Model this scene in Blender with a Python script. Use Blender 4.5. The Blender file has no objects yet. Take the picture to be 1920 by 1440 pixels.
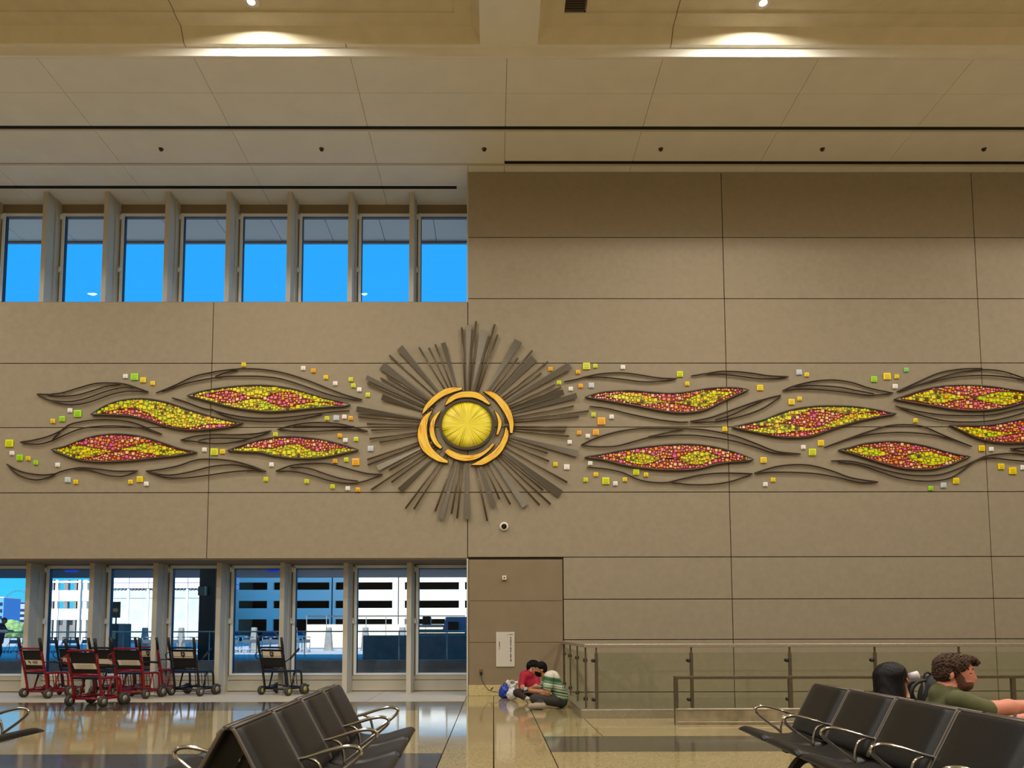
import bpy, bmesh, math, random
import numpy as np
from mathutils import Vector, Matrix

# ------------------------------------------------------------------ camera, sky, sun, exposure
scene = bpy.context.scene
C = scene.collection
FPX, PCX, PCY = 1387.0, 932.0, 1079.4          # focal length and principal point in 1920x1440 pixels (shifted lens)
EYE = 1.30
PITCH = math.atan(105.6 / FPX)
YAW, ROLL = -0.005, -0.0022
RM = Matrix.Rotation(YAW, 3, 'Z') @ Matrix.Rotation(math.pi / 2 + PITCH, 3, 'X') @ Matrix.Rotation(ROLL, 3, 'Z')
camd = bpy.data.cameras.new('camera')
camd.sensor_width = 36.0
camd.lens = FPX / 1920 * 36.0
camd.shift_x = (960 - PCX) / 1920
camd.shift_y = (PCY - 720) / 1920
camd.clip_start, camd.clip_end = 0.05, 5000
cam = bpy.data.objects.new('camera', camd)
C.objects.link(cam)
cam.matrix_world = Matrix.Translation((0, 0, EYE)) @ RM.to_4x4()
scene.camera = cam
vs = scene.view_settings
vs.view_transform, vs.look, vs.gamma, vs.exposure = 'Standard', 'None', 1.0, 0.0
vs.use_curve_mapping = False

LAMP_W = 205.0
SUN_E = 7.0
world = bpy.data.worlds.new('sky')
scene.world = world
world.use_nodes = True
wn = world.node_tree
wn.nodes.clear()
_o = wn.nodes.new('ShaderNodeOutputWorld')
_b = wn.nodes.new('ShaderNodeBackground')
_t = wn.nodes.new('ShaderNodeTexCoord')
_s = wn.nodes.new('ShaderNodeSeparateXYZ')
_r = wn.nodes.new('ShaderNodeValToRGB')
wn.links.new(_t.outputs['Generated'], _s.inputs[0])
wn.links.new(_s.outputs['Z'], _r.inputs[0])
wn.links.new(_r.outputs[0], _b.inputs[0])
wn.links.new(_b.outputs[0], _o.inputs[0])
_e = _r.color_ramp.elements
_e[0].position, _e[0].color = 0.0, (0.06, 0.62, 0.86, 1)
_e[1].position, _e[1].color = 0.30, (0.022, 0.37, 1.0, 1)
_n = _e.new(0.12); _n.color = (0.03, 0.48, 0.95, 1)
_b.inputs[1].default_value = 1.15

sund = bpy.data.lights.new('sun_offscreen', 'SUN')
sund.energy, sund.angle, sund.color = SUN_E, 0.009, (1.0, 0.97, 0.92)
sun = bpy.data.objects.new('sun_offscreen', sund)
C.objects.link(sun)
sun.rotation_euler = Vector((0.0, math.cos(math.radians(42)), -math.sin(math.radians(42)))).to_track_quat('-Z', 'Y').to_euler()

# ------------------------------------------------------------------ helpers
def ray(px, py):
    return RM @ Vector(((px - PCX) / FPX, -(py - PCY) / FPX, -1.0))
def PY(px, py, Y):                       # the point seen at a pixel, at distance Y into the hall
    d = ray(px, py); t = Y / d.y
    return Vector((d.x * t, Y, EYE + d.z * t))
def PZ(px, py, z):                       # the point seen at a pixel, at height z
    d = ray(px, py); t = (z - EYE) / d.z
    return Vector((d.x * t, d.y * t, z))
def lin(c):
    return tuple((x / 12.92 if x <= 0.04045 else ((x + 0.055) / 1.055) ** 2.4) for x in [v / 255 for v in c]) + (1.0,)

MATS = {}
def mat(name, col, rough=0.6, metal=0.0, var=0.0, scale=8.0, bump=0.0, bscale=60.0, coat=0.0, emit=None, spec=0.5, space='obj'):
    if name in MATS: return MATS[name]
    m = bpy.data.materials.new(name); m.use_nodes = True
    nt = m.node_tree; p = nt.nodes['Principled BSDF']
    c = lin(col)
    p.inputs['Base Color'].default_value = c
    p.inputs['Roughness'].default_value = rough
    p.inputs['Metallic'].default_value = metal
    p.inputs['Specular IOR Level'].default_value = spec
    if coat: p.inputs['Coat Weight'].default_value = coat; p.inputs['Coat Roughness'].default_value = 0.06
    if var or bump:
        tc = nt.nodes.new('ShaderNodeTexCoord')
        if space == 'world':
            src = nt.nodes.new('ShaderNodeNewGeometry').outputs['Position']
        else:
            src = tc.outputs['Object']
        if var:
            n = nt.nodes.new('ShaderNodeTexNoise'); n.inputs['Scale'].default_value = scale; n.inputs['Detail'].default_value = 5
            nt.links.new(src, n.inputs['Vector'])
            r = nt.nodes.new('ShaderNodeValToRGB')
            lo = tuple(x * (1 - var) for x in c[:3]) + (1,); hi = tuple(min(1, x * (1 + var)) for x in c[:3]) + (1,)
            r.color_ramp.elements[0].position, r.color_ramp.elements[0].color = 0.3, lo
            r.color_ramp.elements[1].position, r.color_ramp.elements[1].color = 0.7, hi
            nt.links.new(n.outputs[0], r.inputs[0]); nt.links.new(r.outputs[0], p.inputs['Base Color'])
        if bump:
            n2 = nt.nodes.new('ShaderNodeTexNoise'); n2.inputs['Scale'].default_value = bscale; n2.inputs['Detail'].default_value = 3
            nt.links.new(src, n2.inputs['Vector'])
            b = nt.nodes.new('ShaderNodeBump'); b.inputs['Strength'].default_value = bump; b.inputs['Distance'].default_value = 0.01
            nt.links.new(n2.outputs[0], b.inputs['Height']); nt.links.new(b.outputs[0], p.inputs['Normal'])
    if emit:
        p.inputs['Emission Color'].default_value = lin(emit[0]); p.inputs['Emission Strength'].default_value = emit[1]
    MATS[name] = m
    return m

def glass_mat(name, tint, refl=0.06, rough=0.0):
    m = bpy.data.materials.new(name); m.use_nodes = True
    nt = m.node_tree; nt.nodes.clear()
    o = nt.nodes.new('ShaderNodeOutputMaterial'); mx = nt.nodes.new('ShaderNodeMixShader')
    t = nt.nodes.new('ShaderNodeBsdfTransparent'); t.inputs[0].default_value = tint + (1,)
    g = nt.nodes.new('ShaderNodeBsdfGlossy'); g.inputs['Roughness'].default_value = rough
    mx.inputs[0].default_value = refl
    nt.links.new(t.outputs[0], mx.inputs[1]); nt.links.new(g.outputs[0], mx.inputs[2]); nt.links.new(mx.outputs[0], o.inputs[0])
    MATS[name] = m
    return m

def terrazzo(name, base, spots, rough):
    m = bpy.data.materials.new(name); m.use_nodes = True
    nt = m.node_tree; p = nt.nodes['Principled BSDF']
    g = nt.nodes.new('ShaderNodeNewGeometry')
    v = nt.nodes.new('ShaderNodeTexVoronoi'); v.inputs['Scale'].default_value = 85
    nt.links.new(g.outputs['Position'], v.inputs['Vector'])
    sep = nt.nodes.new('ShaderNodeSeparateColor'); nt.links.new(v.outputs['Color'], sep.inputs[0])
    r = nt.nodes.new('ShaderNodeValToRGB'); r.color_ramp.interpolation = 'CONSTANT'
    e = r.color_ramp.elements
    e[0].position, e[0].color = 0, lin(spots[0]); e[1].position, e[1].color = 0.10, lin(base)
    for q, c in ((0.45, spots[1]), (0.62, base), (0.86, spots[2])):
        k = e.new(q); k.color = lin(c)
    nt.links.new(sep.outputs[0], r.inputs[0])
    n = nt.nodes.new('ShaderNodeTexNoise'); n.inputs['Scale'].default_value = 0.9; n.inputs['Detail'].default_value = 4
    nt.links.new(g.outputs['Position'], n.inputs['Vector'])
    mx = nt.nodes.new('ShaderNodeMix'); mx.data_type = 'RGBA'; mx.blend_type = 'MULTIPLY'; mx.inputs[0].default_value = 0.35
    nt.links.new(r.outputs[0], mx.inputs[6]); nt.links.new(n.outputs[0], mx.inputs[7])
    nt.links.new(mx.outputs[2], p.inputs['Base Color'])
    rr = nt.nodes.new('ShaderNodeMapRange'); rr.inputs[3].default_value = rough * 0.75; rr.inputs[4].default_value = rough * 1.25
    nt.links.new(n.outputs[0], rr.inputs[0]); nt.links.new(rr.outputs[0], p.inputs['Roughness'])
    p.inputs['Specular IOR Level'].default_value = 0.7
    MATS[name] = m
    return m

class MB:
    """collects shapes into one mesh; faces carry a material slot"""
    def __init__(self): self.v, self.f, self.mi, self.sm = [], [], [], []
    def add(self, vs_, fs_, mi=0, smooth=False):
        o = len(self.v); self.v.extend([tuple(p) for p in vs_])
        for q in fs_: self.f.append(tuple(i + o for i in q)); self.mi.append(mi); self.sm.append(smooth)
        return self
    def box(self, a, b, mi=0):
        x0, y0, z0 = [min(p, q) for p, q in zip(a, b)]; x1, y1, z1 = [max(p, q) for p, q in zip(a, b)]
        return self.add([(x0,y0,z0),(x1,y0,z0),(x1,y1,z0),(x0,y1,z0),(x0,y0,z1),(x1,y0,z1),(x1,y1,z1),(x0,y1,z1)],
                        [(0,3,2,1),(4,5,6,7),(0,1,5,4),(1,2,6,5),(2,3,7,6),(3,0,4,7)], mi)
    def bbox(self, a, b, r, mi=0):           # box with chamfered edges
        lo = Vector([min(p, q) for p, q in zip(a, b)]); hi = Vector([max(p, q) for p, q in zip(a, b)])
        bm = bmesh.new(); bmesh.ops.create_cube(bm, size=1)
        for v in bm.verts: v.co = Vector([lo[i] + (v.co[i] + 0.5) * (hi[i] - lo[i]) for i in range(3)])
        bmesh.ops.bevel(bm, geom=bm.edges[:], offset=r, segments=2, profile=0.5, affect='EDGES')
        bm.verts.index_update()
        self.add([v.co[:] for v in bm.verts], [tuple(v.index for v in f.verts) for f in bm.faces], mi, False); bm.free()
        return self
    def obox(self, c, ax, ay, az, mi=0):     # box from centre and three half-axes
        c, ax, ay, az = map(Vector, (c, ax, ay, az))
        P = [c + sx*ax + sy*ay + sz*az for sz in (-1, 1) for sx, sy in ((-1,-1),(1,-1),(1,1),(-1,1))]
        return self.add(P, [(0,3,2,1),(4,5,6,7),(0,1,5,4),(1,2,6,5),(2,3,7,6),(3,0,4,7)], mi)
    def tube(self, pts, r, n=8, mi=0, closed=False, caps=True):
        pts = [Vector(p) for p in pts]; m = len(pts)
        rs = r if isinstance(r, (list, tuple)) else [r] * m
        T = []
        for i in range(m):
            if closed: t = pts[(i + 1) % m] - pts[i - 1]
            else: t = pts[min(i + 1, m - 1)] - pts[max(i - 1, 0)]
            T.append(t.normalized() if t.length > 1e-9 else Vector((0, 0, 1)))
        up = Vector((0, 0, 1)) if abs(T[0].z) < 0.9 else Vector((1, 0, 0))
        N = (up - T[0] * up.dot(T[0])).normalized()
        vs_ = []
        for i in range(m):
            if i:
                N = N - T[i] * N.dot(T[i])
                N = N.normalized() if N.length > 1e-6 else T[i].orthogonal().normalized()
            B = T[i].cross(N)
            for k in range(n):
                a = 2 * math.pi * k / n
                vs_.append(pts[i] + rs[i] * (math.cos(a) * N + math.sin(a) * B))
        fs_ = []
        for i in range(m if closed else m - 1):
            for k in range(n):
                a, b = i * n + k, i * n + (k + 1) % n
                c, d = ((i + 1) % m) * n + (k + 1) % n, ((i + 1) % m) * n + k
                fs_.append((a, b, c, d))
        self.add(vs_, fs_, mi, True)
        if caps and not closed:
            o = len(self.v) - m * n
            self.f.append(tuple(o + k for k in range(n))[::-1]); self.mi.append(mi); self.sm.append(False)
            self.f.append(tuple(o + (m - 1) * n + k for k in range(n))); self.mi.append(mi); self.sm.append(False)
        return self
    def lathe(self, prof, n=20, c=(0,0,0), ax='Z', mi=0, smooth=True):   # prof: (radius, height)
        c = Vector(c); vs_ = []
        for r, h in prof:
            for k in range(n):
                a = 2 * math.pi * k / n; u, w = r * math.cos(a), r * math.sin(a)
                vs_.append(c + {'Z': Vector((u, w, h)), 'Y': Vector((u, h, w)), 'X': Vector((h, u, w))}[ax])
        fs_ = []
        for i in range(len(prof) - 1):
            for k in range(n):
                fs_.append((i*n+k, i*n+(k+1)%n, (i+1)*n+(k+1)%n, (i+1)*n+k))
        fs_.append(tuple(range(n))[::-1]); fs_.append(tuple((len(prof)-1)*n + k for k in range(n)))
        return self.add(vs_, fs_, mi, smooth)
    def prism(self, poly, y0, y1, mi=0):       # polygon of (x, z) extruded along y
        n = len(poly)
        vs_ = [(x, y0, z) for x, z in poly] + [(x, y1, z) for x, z in poly]
        fs_ = [tuple(range(n)), tuple(range(n, 2*n))[::-1]] + [(i, n+i, n+(i+1)%n, (i+1)%n) for i in range(n)]
        return self.add(vs_, fs_, mi)
    def strip(self, top, bot, y0, y1, mi=0):   # ribbon between two rows of (x, z), with thickness in y
        n = len(top)
        vs_ = [(x, y0, z) for x, z in top] + [(x, y0, z) for x, z in bot] + [(x, y1, z) for x, z in top] + [(x, y1, z) for x, z in bot]
        fs_ = []
        for i in range(n - 1):
            fs_.append((i, n+i, n+i+1, i+1)); fs_.append((2*n+i, 2*n+i+1, 3*n+i+1, 3*n+i))
            fs_.append((i, i+1, 2*n+i+1, 2*n+i)); fs_.append((n+i, 3*n+i, 3*n+i+1, n+i+1))
        fs_.append((0, 2*n, 3*n, n)); fs_.append((n-1, 2*n-1, 4*n-1, 3*n-1))
        return self.add(vs_, fs_, mi)
    def mesh(self, name, mats):
        me = bpy.data.meshes.new(name); me.from_pydata(self.v, [], self.f); me.update()
        for m in (mats if isinstance(mats, (list, tuple)) else [mats]): me.materials.append(m)
        me.polygons.foreach_set('material_index', self.mi); me.polygons.foreach_set('use_smooth', self.sm)
        bm = bmesh.new(); bm.from_mesh(me); bmesh.ops.recalc_face_normals(bm, faces=bm.faces[:]); bm.to_mesh(me); bm.free()
        return me
    def build(self, name, mats, parent=None, **kw):
        return link(name, self.mesh(name, mats), parent, **kw)

def link(name, me, parent=None, label=None, cat=None, group=None, kind=None, loc=None, rz=None):
    o = bpy.data.objects.new(name, me); C.objects.link(o)
    if parent: o.parent = parent
    if loc is not None: o.location = loc
    if rz is not None: o.rotation_euler = (0, 0, rz)
    return tag(o, label, cat, group, kind)
def tag(o, label=None, cat=None, group=None, kind=None):
    if label: o['label'] = label
    if cat: o['category'] = cat
    if group: o['group'] = group
    if kind: o['kind'] = kind
    return o
def thing(name, label, cat, loc=(0,0,0), rz=0.0, group=None, kind=None):
    return link(name, None, None, label, cat, group, kind, loc, rz)
def struct(name, label, cat, loc=(0,0,0)):
    return link(name, None, None, label, cat, None, 'structure', loc)
def copy_tree(o, parent=None):
    c = o.copy(); C.objects.link(c); c.parent = parent
    for ch in list(o.children): copy_tree(ch, c)
    return c

def spline(pts, n=6):                    # Catmull-Rom through the points
    P = [Vector(p) for p in pts]
    if len(P) < 3: return P
    Q = [2*P[0]-P[1]] + P + [2*P[-1]-P[-2]]
    out = []
    for i in range(1, len(Q) - 2):
        a, b, c, d = Q[i-1], Q[i], Q[i+1], Q[i+2]
        for k in range(n):
            t = k / n
            out.append(0.5*((2*b) + (c-a)*t + (2*a-5*b+4*c-d)*t*t + (3*b-a-3*c+d)*t**3))
    out.append(P[-1])
    return out

# signed-distance bodies: smooth union of tapered limbs and ellipsoids, meshed as one continuous surface
def sdf_body(prims, vox, k=0.03, noise=None):
    """prims: ('c', a, b, ra, rb, tag[, k]) or ('e', centre, radii, rot3x3 or None, tag[, k]); returns verts, faces, tag per face"""
    lo = np.full(3, 1e9); hi = -lo
    boxes = []
    for p in prims:
        if p[0] == 'c':
            A, B_ = np.array(p[1]), np.array(p[2]); m = max(p[3], p[4])
            l_, h_ = np.minimum(A, B_) - m, np.maximum(A, B_) + m
        else:
            m = max(p[2]); l_, h_ = np.array(p[1]) - m, np.array(p[1]) + m
        boxes.append((l_, h_)); lo = np.minimum(lo, l_); hi = np.maximum(hi, h_)
    lo = lo - 3*vox - k; hi = hi + 3*vox + k
    ax = [np.arange(lo[i], hi[i] + vox, vox) for i in range(3)]
    D = np.full([len(a_) for a_ in ax], 0.5, np.float32)
    def dist(p, X):
        if p[0] == 'c':
            a = np.array(p[1], np.float32); b = np.array(p[2], np.float32); d = b - a; L2 = max(float(d @ d), 1e-9)
            t = np.clip(((X - a) @ d) / L2, 0, 1)
            return np.linalg.norm(X - a - t[..., None] * d, axis=-1) - (p[3] + (p[4] - p[3]) * t)
        Y = X - np.array(p[1], np.float32)
        if p[3] is not None: Y = Y @ np.array(p[3], np.float32)
        r = np.array(p[2], np.float32)
        k0 = np.linalg.norm(Y / r, axis=-1); k1 = np.linalg.norm(Y / (r * r), axis=-1)
        return k0 * (k0 - 1.0) / np.maximum(k1, 1e-6)
    tagi = {'c': 5, 'e': 4}
    for p, (l_, h_) in zip(prims, boxes):
        kk = p[tagi[p[0]] + 1] if len(p) > tagi[p[0]] + 1 else k
        i0 = [max(0, int((l_[i] - lo[i]) / vox - kk / vox - 2)) for i in range(3)]
        i1 = [min(len(ax[i]), int((h_[i] - lo[i]) / vox + kk / vox + 3)) for i in range(3)]
        sl = tuple(slice(i0[i], i1[i]) for i in range(3))
        X = np.stack(np.meshgrid(*[ax[i][i0[i]:i1[i]] for i in range(3)], indexing='ij'), -1).astype(np.float32)
        d = dist(p, X); E = D[sl]
        h = np.clip(0.5 + 0.5 * (E - d) / kk, 0, 1)
        D[sl] = E + (d - E) * h - kk * h * (1 - h)
    if noise is not None: D = D + noise(np.stack(np.meshgrid(*ax, indexing='ij'), -1)).astype(np.float32)
    S = D < 0
    nx, ny, nz = D.shape
    cell = np.zeros((nx-1, ny-1, nz-1), np.int32)
    acc = np.zeros((nx-1, ny-1, nz-1, 3), np.float32); cnt = np.zeros((nx-1, ny-1, nz-1), np.float32)
    corners = [(i, j, l) for i in (0, 1) for j in (0, 1) for l in (0, 1)]
    for i, j, l in corners: cell += S[i:nx-1+i, j:ny-1+j, l:nz-1+l]
    active = (cell > 0) & (cell < 8)
    for axis in range(3):
        for c in corners:
            if c[axis]: continue
            e = list(c); e[axis] = 1
            d0 = D[c[0]:nx-1+c[0], c[1]:ny-1+c[1], c[2]:nz-1+c[2]]; d1 = D[e[0]:nx-1+e[0], e[1]:ny-1+e[1], e[2]:nz-1+e[2]]
            x = (d0 < 0) != (d1 < 0)
            t = np.where(x, d0 / np.where(x, d0 - d1, 1), 0)
            q = np.zeros(acc.shape, np.float32)
            for a in range(3): q[..., a] = c[a]
            q[..., axis] += t
            acc += q * x[..., None]; cnt += x
    idx = -np.ones(active.shape, np.int64); ids = np.argwhere(active); idx[active] = np.arange(len(ids))
    V = (ids + acc[active] / cnt[active][:, None]) * vox + lo
    F = []
    for axis in range(3):
        o1, o2 = [a for a in range(3) if a != axis]
        sl0 = [slice(None)] * 3; sl1 = [slice(None)] * 3; sl0[axis] = slice(0, -1); sl1[axis] = slice(1, None)
        x = np.argwhere(S[tuple(sl0)] != S[tuple(sl1)])
        ok = (x[:, o1] > 0) & (x[:, o2] > 0) & (x[:, o1] < D.shape[o1]-1) & (x[:, o2] < D.shape[o2]-1)
        x = x[ok]
        q = []
        for s1, s2 in ((-1, -1), (0, -1), (0, 0), (-1, 0)):
            y = x.copy(); y[:, o1] += s1; y[:, o2] += s2
            q.append(idx[y[:, 0], y[:, 1], y[:, 2]])
        F.append(np.stack(q, 1))
    F = np.concatenate(F); F = F[(F >= 0).all(1)]
    cen = V[F].mean(1)
    best = None
    for i, p in enumerate(prims):
        d = dist(p, cen.astype(np.float32))
        tv = p[tagi[p[0]]]
        if best is None: best, tg = d, np.full(len(cen), tv)
        else:
            s = d < best; best = np.where(s, d, best); tg = np.where(s, tv, tg)
    return V, F, tg, cen

def body_object(name, prims, vox, mats, parent=None, k=0.03, noise=None, retag=None, **kw):
    V, F, tg, cen = sdf_body(prims, vox, k, noise)
    if retag is not None: tg = retag(cen, tg)
    me = bpy.data.meshes.new(name); me.from_pydata(V.tolist(), [], F.tolist()); me.update()
    for m in mats: me.materials.append(m)
    me.polygons.foreach_set('material_index', [int(t) for t in tg]); me.polygons.foreach_set('use_smooth', [True] * len(F))
    bm = bmesh.new(); bm.from_mesh(me); bmesh.ops.recalc_face_normals(bm, faces=bm.faces[:]); bm.to_mesh(me); bm.free()
    return link(name, me, parent, **kw)
# ------------------------------------------------------------------ materials of the place
random.seed(7)
M_wall = mat('beige stucco panel', (152, 139, 116), 0.85, var=0.05, scale=9.0, bump=0.25, bscale=90, space='world')
M_alc = mat('brown painted panel', (131, 114, 87), 0.7, var=0.06, scale=3, space='world')
M_gap = mat('dark joint', (40, 30, 20), 0.9)
M_ceil = mat('off white ceiling plaster', (234, 230, 219), 0.9, var=0.03, scale=2.0, bump=0.15, bscale=120, space='world')
M_cof = mat('cream coffer paint', (214, 202, 172), 0.85, var=0.05, scale=3, space='world')
M_black = mat('black slot', (6, 6, 8), 0.8)
M_lip = mat('pale metal lip', (205, 196, 172), 0.5)
M_fin = mat('tan painted fin', (186, 180, 164), 0.6, var=0.03, scale=2, space='world')
M_frame = mat('pale grey window frame', (226, 230, 228), 0.4)
M_head = mat('brown window head', (128, 112, 86), 0.7)
M_latch = mat('white latch', (235, 235, 228), 0.4)
M_gasket = mat('navy gasket', (24, 36, 66), 0.5)
M_pane = glass_mat('clear window glass', (0.95, 0.975, 0.985), 0.012)
M_rglass = glass_mat('green tinted railing glass', (0.91, 0.94, 0.87), 0.05, 0.02)
M_steel = mat('brushed stainless steel', (182, 174, 156), 0.34, 0.8, var=0.12, scale=30)
M_dsteel = mat('dark brushed steel', (110, 100, 84), 0.4, 0.8, var=0.1, scale=20)
M_chrome = mat('chrome', (205, 200, 190), 0.12, 1.0)
M_beige = terrazzo('beige terrazzo', (176, 158, 114), ((140, 122, 84), (186, 168, 124), (164, 146, 104)), 0.075)
M_dark = terrazzo('dark grey terrazzo', (88, 82, 72), ((60, 54, 48), (104, 96, 84), (74, 68, 60)), 0.10)
M_border = terrazzo('matte grey terrazzo border', (200, 188, 162), ((176, 162, 136), (208, 198, 172), (190, 178, 150)), 0.5)
M_base = mat('speckled granite base', (190, 172, 120), 0.5, var=0.3, scale=60)
M_ext = mat('white exterior soffit', (222, 220, 212), 0.8)
M_white = mat('white print', (226, 220, 206), 0.6)
M_ink = mat('black print', (24, 22, 20), 0.6)
M_rubber = mat('black rubber', (18, 18, 18), 0.6)
M_bplastic = mat('black plastic', (14, 14, 15), 0.4)

WY = 15.28
ZC = PY(900, 322, WY).z
XCOR = PY(877, 801, WY).x
XW0, XW1, YR = -16.0, 14.0, -12.0
FY0, FY1, WIN = WY + 0.72, WY + 1.02, WY + 1.26
zw = lambda py, px=925: PY(px, py, WY).z
yc = lambda py, px=925: PZ(px, py, ZC).y

# ------------------------------------------------------------------ floor
floor = struct('floor', 'polished beige and dark grey terrazzo floor of the hall', 'floor')
XL, X1, X2 = -0.55, 0.0, 0.62
PITX, PITY = 1.36, 11.42
yf = lambda py: PZ(925, py, 0).y
MB().box((XW0, YR, -0.5), (PITX, WIN + 0.1, -0.04)).box((PITX, YR, -0.5), (XW1, PITY, -0.04)).build('screed', M_gap, floor)
g = 0.006
def slab(x0, x1, y0, y1, m):
    MB().box((x0 + g, y0 + g, -0.05), (x1 - g, y1 - g, 0.0)).build('floor_panel', m, floor)
ya, yb, ycc = yf(1315), yf(1331), yf(1412)
xs = [XW0, -12.6, -9.2, -5.8, -2.4, XL]
for a, b in zip(xs, xs[1:]): slab(a, b, ya, WIN + 0.1, M_border)
slab(XW0, XL, yb, ya, M_dark)
for a, b in zip(xs, xs[1:]): slab(a, b, ycc, yb, M_beige)
slab(XW0, XL, ycc - 1.25, ycc, M_dark)
slab(XW0, XL, 0.0, ycc - 1.25, M_beige); slab(XW0, XL, YR, 0.0, M_beige)
for a, b in ((XL, X1), (X1, X2)):
    slab(a, b, 0.0, WY + 0.1, M_beige); slab(a, b, YR, 0.0, M_beige)
slab(X2, PITX, yf(1381), WY + 0.1, M_beige)
slab(PITX, XW1, yf(1381), PITY, M_beige)
slab(X2, XW1, yf(1410), yf(1381), M_dark)
slab(X2, XW1, 0.0, yf(1410), M_beige); slab(X2, XW1, YR, 0.0, M_beige)
MB().box((PITX, PITY, -3.2), (XW1, WY + 0.1, -3.0)).box((PITX, PITY - 0.1, -3.2), (XW1, PITY, -0.5)).box((PITX - 0.1, PITY, -3.2), (PITX, WY, -0.5)).build('stairwell_shell', M_wall, floor)

# ------------------------------------------------------------------ back wall with its panels
wall_back = struct('wall_back', 'tall beige stucco panel wall with thin dark joints behind the mural', 'wall')
ZS0, ZS1 = zw(1047), zw(566)
MB().box((XCOR, WY + 0.03, -3.2), (XW1, WIN + 0.12, ZC + 0.4)).box((XW0, WY + 0.03, ZS0), (XCOR, WIN + 0.12, ZS1)).build('backing', M_gap, wall_back)
gw = 0.008
def wpanel(x0, x1, z0, z1, m=M_wall, y=WY, th=0.05):
    MB().bbox((x0 + gw, y, z0 + gw), (x1 - gw, y + th, z1 - gw), 0.004).build('wall_panel', m, wall_back)
cols = [XCOR, PY(1364.5, 801, WY).x, PY(1846, 801, WY).x, XW1]
rows = [zw(p) for p in (445, 560, 681, 801, 923, 1045)]
zr = [ZC] + rows
for a, b in zip(cols, cols[1:]):
    for t, u in zip(zr, zr[1:]): wpanel(a, b, u, t)
XALC = PY(1057, 1180, WY).x
low = [zw(p) for p in (1045, 1124, 1200, 1298.5)] + [-1.2, -3.0]
for a, b in zip([XALC] + cols[1:], cols[1:]):
    for t, u in zip(low, low[1:]): wpanel(a, b, u, t)
lcols = [XW0, PY(394, 801, WY).x - (XCOR - PY(394, 801, WY).x), PY(394, 801, WY).x, XCOR]
lrows = [ZS1] + [zw(p) for p in (681, 801, 923)] + [ZS0]
for a, b in zip(lcols, lcols[1:]):
    for t, u in zip(lrows, lrows[1:]): wpanel(a, b, u, t)
MB().box((XW0, WY + 0.02, ZS0 - 0.015), (XCOR, WIN + 0.12, ZS0 + 0.005)).box((XW0, WY + 0.04, ZS1 - 0.01), (XCOR, WIN + 0.12, ZS1 + 0.02)).build('soffit_and_sill', M_head, wall_back)
za = [zw(p) for p in (1049, 1127, 1205)] + [0.20]
MB().box((XCOR + 0.02, WY + 0.022, 0.0), (XALC - 0.012, WY + 0.035, za[0])).build('alcove_board', M_alc, wall_back)
for t, u in zip(za, za[1:]): wpanel(XCOR + 0.02, XALC - 0.01, u + 0.0, t, M_alc, WY + 0.012, 0.04)
MB().bbox((XCOR + 0.02, WY - 0.02, 0.0), (XALC, WY + 0.05, 0.215), 0.006).build('baseboard_back', M_base, None, label='speckled granite baseboard under the brown wall panel', cat='baseboard', kind='structure')
MB().box((XCOR - 0.02, WY + 0.0, 0), (XCOR + 0.012, WIN + 0.1, ZS0)).box((XCOR - 0.02, WY + 0.02, ZS1), (XCOR + 0.012, WIN + 0.1, ZC)).build('trim_1', M_fin, None, label='narrow tan corner trim where windows meet the solid wall', cat='trim', kind='structure')

# enclosing walls out of the picture
for nm, a, b, lb in (('wall_left', (XW0 - 0.2, YR, -0.5), (XW0, WIN + 0.1, ZC + 1), 'plain beige side wall at the window end of the hall'),
                     ('wall_right', (XW1, YR, -3.2), (XW1 + 0.2, WIN + 0.1, ZC + 1), 'plain beige side wall beyond the stairwell'),
                     ('wall_front', (XW0, YR - 0.2, -0.5), (XW1, YR, ZC + 1), 'plain beige wall facing the mural across the hall')):
    MB().box(a, b).build(nm, M_wall, None, label=lb, cat='wall', kind='structure')

# ------------------------------------------------------------------ ceiling
ceiling = struct('ceiling', 'off white panelled ceiling with black slots and cream coffers', 'ceiling')
ROOFZ = 12.4
YEDGE = PZ(700, 457, ZC).y
MB().box((XW0 - 0.3, YR - 0.3, ZC + 0.62), (XW1 + 0.3, YEDGE, ROOFZ)).build('roof_slab', M_gap, ceiling)
Y110, Y175, Y237, Y244, Y302, Y309, Y348, Y354 = [yc(p) for p in (110, 175, 237, 243.5, 302, 308, 349, 354.5)]
XSL = PZ(946, 305, ZC).x
x0j = PZ(946, 300, ZC).x; pj = (PZ(1187, 300, ZC).x - PZ(705, 300, ZC).x) / 2
xj = [XW0] + [x0j + k * pj for k in range(-5, 6)] + [XW1]
gc = 0.004
def cpanel(x0, x1, y0, y1, z=None, m=None):
    z = ZC if z is None else z
    MB().box((x0 + gc, y0 + gc, z), (x1 - gc, y1 - gc, z + 0.06)).build('ceiling_panel', m or M_ceil, ceiling)
MB().box((XW0, Y110, ZC + 0.055), (XW1, WIN + 0.15, ZC + 0.4)).build('black_backing', M_black, ceiling)
for a, b in zip(xj, xj[1:]):
    cpanel(a, b, Y110, Y175); cpanel(a, b, Y175, Y237)
    left = b <= XSL + 0.1
    cpanel(a, b, Y244, Y302 if not left else Y309 - 0.02)
    if left or a < XCOR:
        bb = min(b, XCOR)
        if a < XCOR:
            cpanel(a, bb, Y309, Y348); cpanel(a, bb, Y354, WIN + 0.1)
        if b > XCOR: cpanel(XCOR, b, Y309, WY + 0.04)
    else:
        cpanel(a, b, Y309, WY + 0.04)
cpanel(PZ(856, 351, ZC).x, XCOR, Y348 + 0.002, Y354 - 0.002)
MB().box((XW0, Y244 - 0.012, ZC - 0.012), (XW1, Y244 + 0.03, ZC + 0.06)).build('slot_lip', M_lip, ceiling)
MB().box((XW0, Y309 - 0.012, ZC - 0.012), (XW1, Y309 + 0.04, ZC + 0.06)).build('slot_lip', M_lip, ceiling)
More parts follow.
